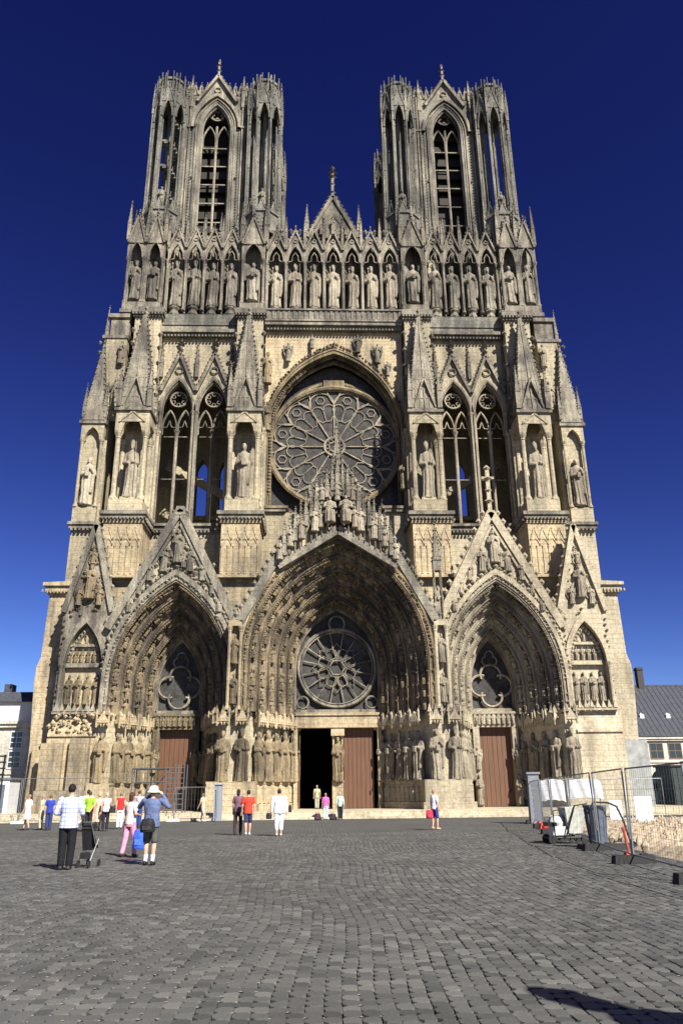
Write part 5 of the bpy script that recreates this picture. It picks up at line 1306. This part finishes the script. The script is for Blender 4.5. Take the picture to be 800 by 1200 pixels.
def person(loc, rz, label, top, bottom, hair, h=1.72, style='trousers', sleeve='short', arms=('down', 'down'), stride=0.0, lean=0.0, skin=SKIN, shoes=(.05, .04, .04), female=False, hat=None, socks=None, vox=.016, group=None, hairlen=0, wide=1.0, turn=0.0):
    V, F = [], []; k = h/1.75
    hw = .185 if not female else .165; cw = wide
    J = {}
    def leg(s):
        st = stride*s
        hip = Vector((s*.09, 0, .93)); ank = Vector((s*.085, st*.30, .085+(.02 if st < 0 else 0))); knee = Vector((s*.095, st*.17+.03, .49))
        return hip, knee, ank
    def arm(s, kind):
        sh = Vector((s*hw*cw, lean*.42, 1.425))
        if kind == 'down': el_, wr = sh+Vector((s*.06, -.02-stride*s*.08, -.29)), sh+Vector((s*.075, .05-stride*s*.16, -.54))
        elif kind == 'camera': el_, wr = sh+Vector((s*.16, .12, -.14)), sh+Vector((-s*.06, .27, .13))
        elif kind == 'push': el_, wr = sh+Vector((s*.06, .03, -.28)), sh+Vector((s*.02, .3, -.38))
        elif kind == 'bag': el_, wr = sh+Vector((s*.09, 0, -.28)), sh+Vector((s*.12, .05, -.52))
        elif kind == 'bent': el_, wr = sh+Vector((s*.08, -.04, -.27)), sh+Vector((-s*.04, .2, -.30))
        else: el_, wr = sh+Vector((s*.1, -.05, -.27)), sh+Vector((-s*.02, -.12, -.48))
        return sh, el_, wr
    L = {s: leg(s) for s in (-1, 1)}; A = {-1: arm(-1, arms[0]), 1: arm(1, arms[1])}
    def torso(V, F, g, z0=.9, z1=1.45):
        T = [(.86, .155, .105), (.95, .165, .115), (1.05, .145, .105), (1.15, .145, .105), (1.28, .17, .115), (1.38, .18, .105), (1.44, .15, .08), (1.48, .07, .06)]
        if female: T = [(z, rx*(.93 if z > 1 else 1.02), ry*.98) for z, rx, ry in T]
        pr = [(z, (rx+g)*cw, (ry+g)*(1+(cw-1)*.8), 0, lean*max(0, z-.95), 0) for z, rx, ry in T if z0 <= z <= z1+.05]
        rings(V, F, pr, n=20)
    torso(V, F, 0)
    hc = Vector((0, .015+lean*.68, 1.635))
    cone_sphere(V, F, (0, lean*.5, 1.44), .055, hc-Vector((0, .01, .08)), .052)
    ell(V, F, hc, .074, .092, .112); ell(V, F, hc+Vector((0, .035, -.055)), .05, .055, .055)
    cone_sphere(V, F, hc+Vector((0, .088, .01)), .010, hc+Vector((0, .104, -.02)), .014, 6)
    for s in (-1, 1): ell(V, F, hc+Vector((s*.074, -.005, -.01)), .012, .02, .03, 8, 5); ell(V, F, hc+Vector((s*.028, .082, .015)), .014, .012, .009, 6, 4)
    ell(V, F, hc+Vector((0, .088, -.055)), .022, .01, .009, 6, 4)
    for s in (-1, 1):
        hip, kn, an = L[s]
        cone_sphere(V, F, hip, .085, kn, .056); cone_sphere(V, F, kn, .055, kn.lerp(an, .3)+Vector((0, -.012, 0)), .056); cone_sphere(V, F, kn.lerp(an, .3)+Vector((0, -.012, 0)), .056, an, .036)
        cone_sphere(V, F, an+Vector((0, -.03, -.04)), .036, an+Vector((s*.01, .13, -.055)), .028)
        sh, el_, wr = A[s]
        cone_sphere(V, F, sh, .052, el_, .04); cone_sphere(V, F, el_, .041, wr, .026)
        d = (wr-el_).normalized(); side = d.cross(Vector((0, 0, 1)) if abs(d.z) < .8 else Vector((0, 1, 0))).normalized(); nrm = d.cross(side)
        cone_sphere(V, F, wr+d*.02, .027, wr+d*.075, .030)
        for q in range(4):
            ln = (.062, .075, .07, .055)[q]; b0 = wr+d*.085+side*(q-1.5)*.019
            cone_sphere(V, F, b0, .0095, b0+d*ln*.5+nrm*.006, .009, 6); cone_sphere(V, F, b0+d*ln*.5+nrm*.006, .009, b0+d*ln*.85+nrm*.026, .008, 6)
        b0 = wr+d*.03-side*.028; cone_sphere(V, F, b0, .012, b0-side*.02+d*.045+nrm*.012, .009, 6)
    def fin(name, V, F, mat, vx=None, parent=None, sm=2):
        V2 = [v*k for v in V]; me = fuse(name, V2, F, vx or vox, mat, sm)
        return link(name, me, parent)
    body = fin('person', V, F, skin); body.location = loc; body.rotation_euler = (0, 0, rz)
    tag(body, label, 'person', group)
    # top
    V, F = [], []
    hem = .90 if style != 'dress' else .95
    T0 = .86
    torso(V, F, .018, T0 if style != 'tucked' else .95, 1.45)
    if style in ('trousers', 'shorts', 'capri', 'skirt') :
        rings(V, F, [(.84 if not female else .88, .185*cw, .135*cw, 0, 0, 1), (1.0, .175*cw, .13*cw, 0, 0, .5), (1.1, .165*cw, .125*cw, 0, lean*.1, .2)], n=24, folds=7, amp=.03)
    for s in (-1, 1):
        sh, el_, wr = A[s]
        if sleeve == 'long': cone_sphere(V, F, sh, .068, el_, .056); cone_sphere(V, F, el_, .057, el_.lerp(wr, .93), .042)
        elif sleeve == 'short': cone_sphere(V, F, sh, .067, sh.lerp(el_, .62), .062)
        else: cone_sphere(V, F, sh, .06, sh.lerp(el_, .12), .055)
    fin('shirt', V, F, top if not isinstance(top, tuple) else cloth(top), None, body)
    V, F = [], []
    bm_ = bottom if not isinstance(bottom, tuple) else cloth(bottom)
    if style in ('trousers', 'shorts', 'capri'):
        rings(V, F, [(.80, .16, .12, 0, 0, 0), (.9, .178*cw, .13*cw, 0, 0, 0), (1.0, .165*cw, .122*cw, 0, 0, 0), (1.04, .155*cw, .115*cw, 0, 0, 0)], n=20)
        e = {'trousers': 1.0, 'shorts': -.1, 'capri': .55}[style]
        for s in (-1, 1):
            hip, kn, an = L[s]
            if e < 0: cone_sphere(V, F, hip, .1, hip.lerp(kn, .88), .088)
            else:
                gg = 0 if female else .012
                cone_sphere(V, F, hip, .1+gg, kn, .078+gg); cone_sphere(V, F, kn, .078+gg, kn.lerp(an, e if e < 1 else .93), .066+gg)
                if e == 1: ell(V, F, an+Vector((0, .0, .01)), .062, .075, .04)
        fin(style if style != 'capri' else 'trousers', V, F, bm_, None, body)
    else:
        zb = .52 if style == 'skirt' else .40
        rings(V, F, [(zb, .20, .17, 0, .01, 1.2), (.7, .19*cw, .15, 0, 0, 1), (.9, .178*cw, .132*cw, 0, 0, .5), (1.04, .155*cw, .115*cw, 0, 0, .1)], n=32, folds=8, amp=.06)
        fin('skirt', V, F, bm_, None, body)
    for s in (-1, 1):
        hip, kn, an = L[s]; V, F = [], []
        cone_sphere(V, F, an+Vector((0, -.035, -.042)), .042, an+Vector((s*.01, .135, -.052)), .036); ell(V, F, an+Vector((0, -.02, -.02)), .045, .055, .04)
        fin('shoe', V, F, cloth(shoes, .5), None, body)
        if socks: V, F = [], []; cone_sphere(V, F, an+Vector((0, 0, .01)), .044, an.lerp(kn, .34), .053); fin('sock', V, F, cloth(socks), None, body)
    V, F = [], []
    ell(V, F, hc+Vector((0, -.018, .022)), .084, .095, .105)
    if hairlen: ell(V, F, hc+Vector((0, -.045, -.06)), .08, .06, .09+.05*hairlen)
    V0, F0 = V, F
    fin('hair', V, F, cloth(hair, .6), None, body)
    if hat:
        m = MB(); c = hc*k
        m.lathe(c.x, c.y, [(.085*k, c.z+.13*k), (.1*k, c.z+.11*k), (.108*k, c.z+.04*k), (.175*k, c.z-.015*k), (.172*k, c.z-.025*k), (.1*k, c.z+.02*k)], 20)
        m.lathe(c.x, c.y, [(.0*k, c.z+.135*k), (.085*k, c.z+.13*k)], 20); m.build('hat', cloth(hat), body, smooth=True)
    return body
def bag(loc, size, col, label, strap=None, name='bag', cat='bag', rz=0):
    w, d, h = size; root = tag(empty(name, loc, rz), label, cat)
    V, F = [], []
    rings(V, F, [(0, w*.46, d*.46, 0, 0, 0), (.12*h, w*.5, d*.52, 0, 0, 1), (.6*h, w*.5, d*.5, 0, 0, 1), (.92*h, w*.42, d*.36, 0, 0, 0), (h, w*.34, d*.25, 0, 0, 0)], n=20, folds=4, amp=.06)
    link('body', fuse('bag', V, F, .012, cloth(col, .6), 2), root)
    m = MB(); m.tube([(-w*.25, 0, h*.9), (-w*.15, 0, h+(strap or .12)), (w*.15, 0, h+(strap or .12)), (w*.25, 0, h*.9)], .008, 5); m.build('strap', cloth((.03, .03, .03)), root)
    m = MB(); m.box(-w*.3, w*.3, -d*.56, -d*.5, h*.2, h*.5); m.build('pocket', cloth(tuple(c*1.3+.01 for c in col)), root)
    return root
CHK = checked()
# man in checked shirt with stroller
person((-7.30, -42.95, 0), radians(3), 'man in pale blue checked shirt and black trousers, nearest on the left', CHK, (.012, .012, .014), (.012, .01, .01), h=1.80, sleeve='long', arms=('bent', 'push'), vox=.009, wide=1.12)
root = tag(empty('stroller', (-6.95, -42.3, 0), radians(-15)), 'black folding pushchair held by the man in the checked shirt', 'pushchair'); root.scale = (.62, .85, .95)
BLK = cloth((.02, .02, .022)); m = MB()
for s in (-.22, .22): m.tube([(s, -.32, 1.02), (s, -.28, .95), (s, .25, .12)], .013, 6); m.tube([(s, .15, .62), (s, -.25, .1)], .012, 6)
m.tube([(-.22, -.32, 1.02), (.22, -.32, 1.02)], .015, 6); m.build('frame', GALV, root)
m = MB(); m.add([(-.2, -.12, .38), (.2, -.12, .38), (.2, .2, .42), (-.2, .2, .42), (-.2, -.25, .85), (.2, -.25, .85), (.2, -.2, .86), (-.2, -.2, .86)], [(0, 1, 2, 3), (0, 1, 5, 4), (4, 5, 6, 7), (3, 2, 6, 7)]); m.build('seat', BLK, root)
m = MB(); m.lathe(0, 0, [(.0, .0)], 3) if False else m.box(-.2, .2, -.27, .1, .86, .98, .02, .06); m.build('hood', BLK, root)
for s in (-.22, .22):
    for yy in (-.26, .26):
        m = MB(); m.lathe(0, 0, [(.05, -.018), (.085, -.018), (.085, .018), (.05, .018)], 14); w = m.build('wheel', RUB, root, (s, yy, .085)); w.rotation_euler = (0, pi/2, 0)
m = MB(); m.box(-.16, .16, -.3, -.1, .2, .34, .02, .02); m.build('basket', BLK, root)
# man with sun hat taking a picture
person((-5.62, -42.05, 0), radians(-8), 'man in white sun hat and blue denim shirt taking a photograph, in white socks', (.10, .13, .24), (.075, .08, .07), (.1, .08, .06), h=1.74, style='shorts', sleeve='long', arms=('camera', 'camera'), hat=(.72, .70, .62), socks=(.85, .85, .85), shoes=(.02, .02, .02), vox=.009, wide=1.12)
root = tag(empty('camera_in_hands', (-5.53, -41.70, 1.60)), 'small dark camera held up by the man in the sun hat', 'camera')
m = MB(); m.box(-.07, .07, -.03, .03, -.045, .045, .005, .003); m.build('body', BLK, root); m = MB(); m.lathe(0, 0, [(.035, 0), (.035, .07), (.03, .075)], 12); o = m.build('lens', BLK, root, (0, .03, 0)); o.rotation_euler = (-pi/2, 0, 0)
bag((-5.66, -42.28, .72), (.34, .2, .3), (.018, .018, .02), 'black waist bag slung low behind the man in the sun hat', .1)
# woman beside him, with blue and white bag
person((-6.72, -39.3, 0), radians(-35), 'woman in pale pink top and pink trousers beside the man in the sun hat', (.72, .60, .56), (.62, .26, .38), (.07, .03, .02), h=1.62, female=True, sleeve='short', arms=('down', 'bent'), stride=.5, hairlen=.3, vox=.011)
bag((-6.35, -39.75, .22), (.34, .22, .48), (.04, .10, .5), 'bright blue and white rucksack beside the woman in pink trousers', .15)
# group near the fence
G = 'tourists gathered before the left portal'
person((-11.35, -20.6, 0), radians(10), 'woman in red top and white trousers with back turned', (.55, .03, .03), (.8, .8, .8), (.2, .14, .1), h=1.70, female=True, sleeve='none', group=G)
person((-10.75, -19.2, 0), radians(-20), 'man in pale grey shirt and blue trousers right of the woman in red', (.45, .42, .46), (.03, .06, .18), (.05, .04, .03), h=1.78, group=G)
person((-11.55, -22.6, 0), radians(5), 'woman in pale pink sleeveless top and black trousers with shoulder bag', (.72, .55, .55), (.02, .02, .03), (.5, .4, .3), h=1.68, female=True, sleeve='none', arms=('down', 'bent'), group=G)
bag((-11.22, -22.75, .78), (.28, .16, .3), (.02, .02, .02), 'black shoulder bag of the woman in the pale pink top', .3)
person((-12.0, -22.2, 0), radians(30), 'woman in peach dress left of the woman in the pale pink top', (.60, .40, .30), (.60, .40, .30), (.4, .3, .2), h=1.66, female=True, sleeve='none', style='dress', group=G)
person((-12.25, -23.0, 0), radians(-10), 'person in bright green shirt and black trousers', (.28, .50, .04), (.02, .02, .02), (.06, .04, .02), h=1.74, arms=('down', 'behind'), group=G)
person((-12.6, -22.0, 0), radians(15), 'dark haired man in white shirt half hidden by the man in the checked shirt', (.75, .76, .72), (.05, .05, .06), (.02, .02, .02), h=1.82, group=G)
person((-14.75, -20.8, 0), radians(0), 'person in royal blue shirt and dark blue trousers', (.03, .05, .32), (.03, .04, .12), (.13, .08, .04), h=1.62, group=G)
person((-15.3, -20.2, 0), radians(80), 'person in khaki clothes between the white and the blue dressed tourists', (.35, .36, .25), (.40, .40, .28), (.25, .2, .15), h=1.60, female=True, group=G)
person((-15.9, -20.5, 0), radians(75), 'woman in white dress walking left of the group', (.82, .82, .84), (.82, .82, .84), (.22, .16, .1), h=1.64, female=True, style='skirt', stride=.7, arms=('down', 'bent'), group=G)
person((-18.1, -20.4, 0), radians(20), 'person in black cut by the left edge of the picture', (.015, .015, .015), (.02, .02, .02), (.02, .02, .02), h=1.70)
# pair and singles on the square
person((-4.85, -28.1, 0), radians(-12), 'person in dull mauve top walking beside the person in red', (.16, .09, .12), (.05, .03, .03), (.03, .02, .02), h=1.74, stride=.4, style='trousers', hairlen=.6, female=True)
person((-4.40, -28.6, 0), radians(10), 'person in red shirt and navy shorts walking towards the centre door', (.62, .05, .03), (.03, .035, .08), (.03, .02, .02), h=1.70, stride=.4, style='shorts', shoes=(.6, .6, .6))
person((-3.12, -29.6, 0), radians(4), 'man in loose white shirt and white trousers walking to the door', (.82, .82, .84), (.78, .78, .82), (.03, .02, .02), h=1.72, stride=.35, style='capri', sleeve='long', arms=('down', 'down'), wide=1.2, shoes=(.6, .55, .5))
bag((-3.52, -29.5, .62), (.22, .14, .22), (.02, .02, .02), 'small black bag in the left hand of the man in white', .12)
bag((-2.70, -29.5, .86), (.13, .1, .26), (.02, .02, .02), 'black jacket bundle on the right arm of the man in white', .05, name='jacket', cat='jacket')
person((3.55, -25.6, 0), radians(-60), 'woman in white top and navy shorts walking left with a red bag', (.8, .8, .84), (.04, .04, .2), (.3, .2, .12), h=1.66, female=True, stride=.25, style='shorts', sleeve='short', arms=('bag', 'bag'), shoes=(.5, .3, .2))
bag((3.30, -25.75, .46), (.32, .2, .34), (.5, .03, .06), 'red holdall carried by the woman in white top', .14)
person((-1.55, -.9, .45), radians(0), 'person in pale green jacket standing inside the open centre door', (.32, .36, .22), (.30, .30, .22), (.25, .22, .18), h=1.66)
person((-1.05, -10.9, 0), radians(0), 'woman in bright pink top and pale blue trousers at the foot of the steps', (.85, .12, .38), (.45, .60, .66), (.3, .2, .15), h=1.55, female=True)
person((-.15, -10.8, 0), radians(-8), 'person in pale mint jacket and black trousers at the foot of the steps', (.42, .55, .45), (.02, .02, .03), (.4, .3, .2), h=1.58, sleeve='long')
bag((-1.55, -11.0, 0), (.4, .3, .38), (.05, .025, .03), 'dark brown lump in place of the shadow left of the woman in pink', .1)  # bag-shaped dark lump standing in for her cast shadow
bag((-.62, -11.0, 0), (.4, .3, .36), (.03, .02, .025), 'dark lump in place of the shadow left of the person in mint', .1)  # second dark lump, standing in for the neighbour's cast shadow
person((-8.45, -11.6, 0), radians(60), 'person in tan top and beige shorts walking beside the blue grey post', (.45, .36, .25), (.50, .44, .34), (.15, .1, .07), h=1.62, stride=.8, style='shorts', lean=.12, shoes=(.8, .8, .8))
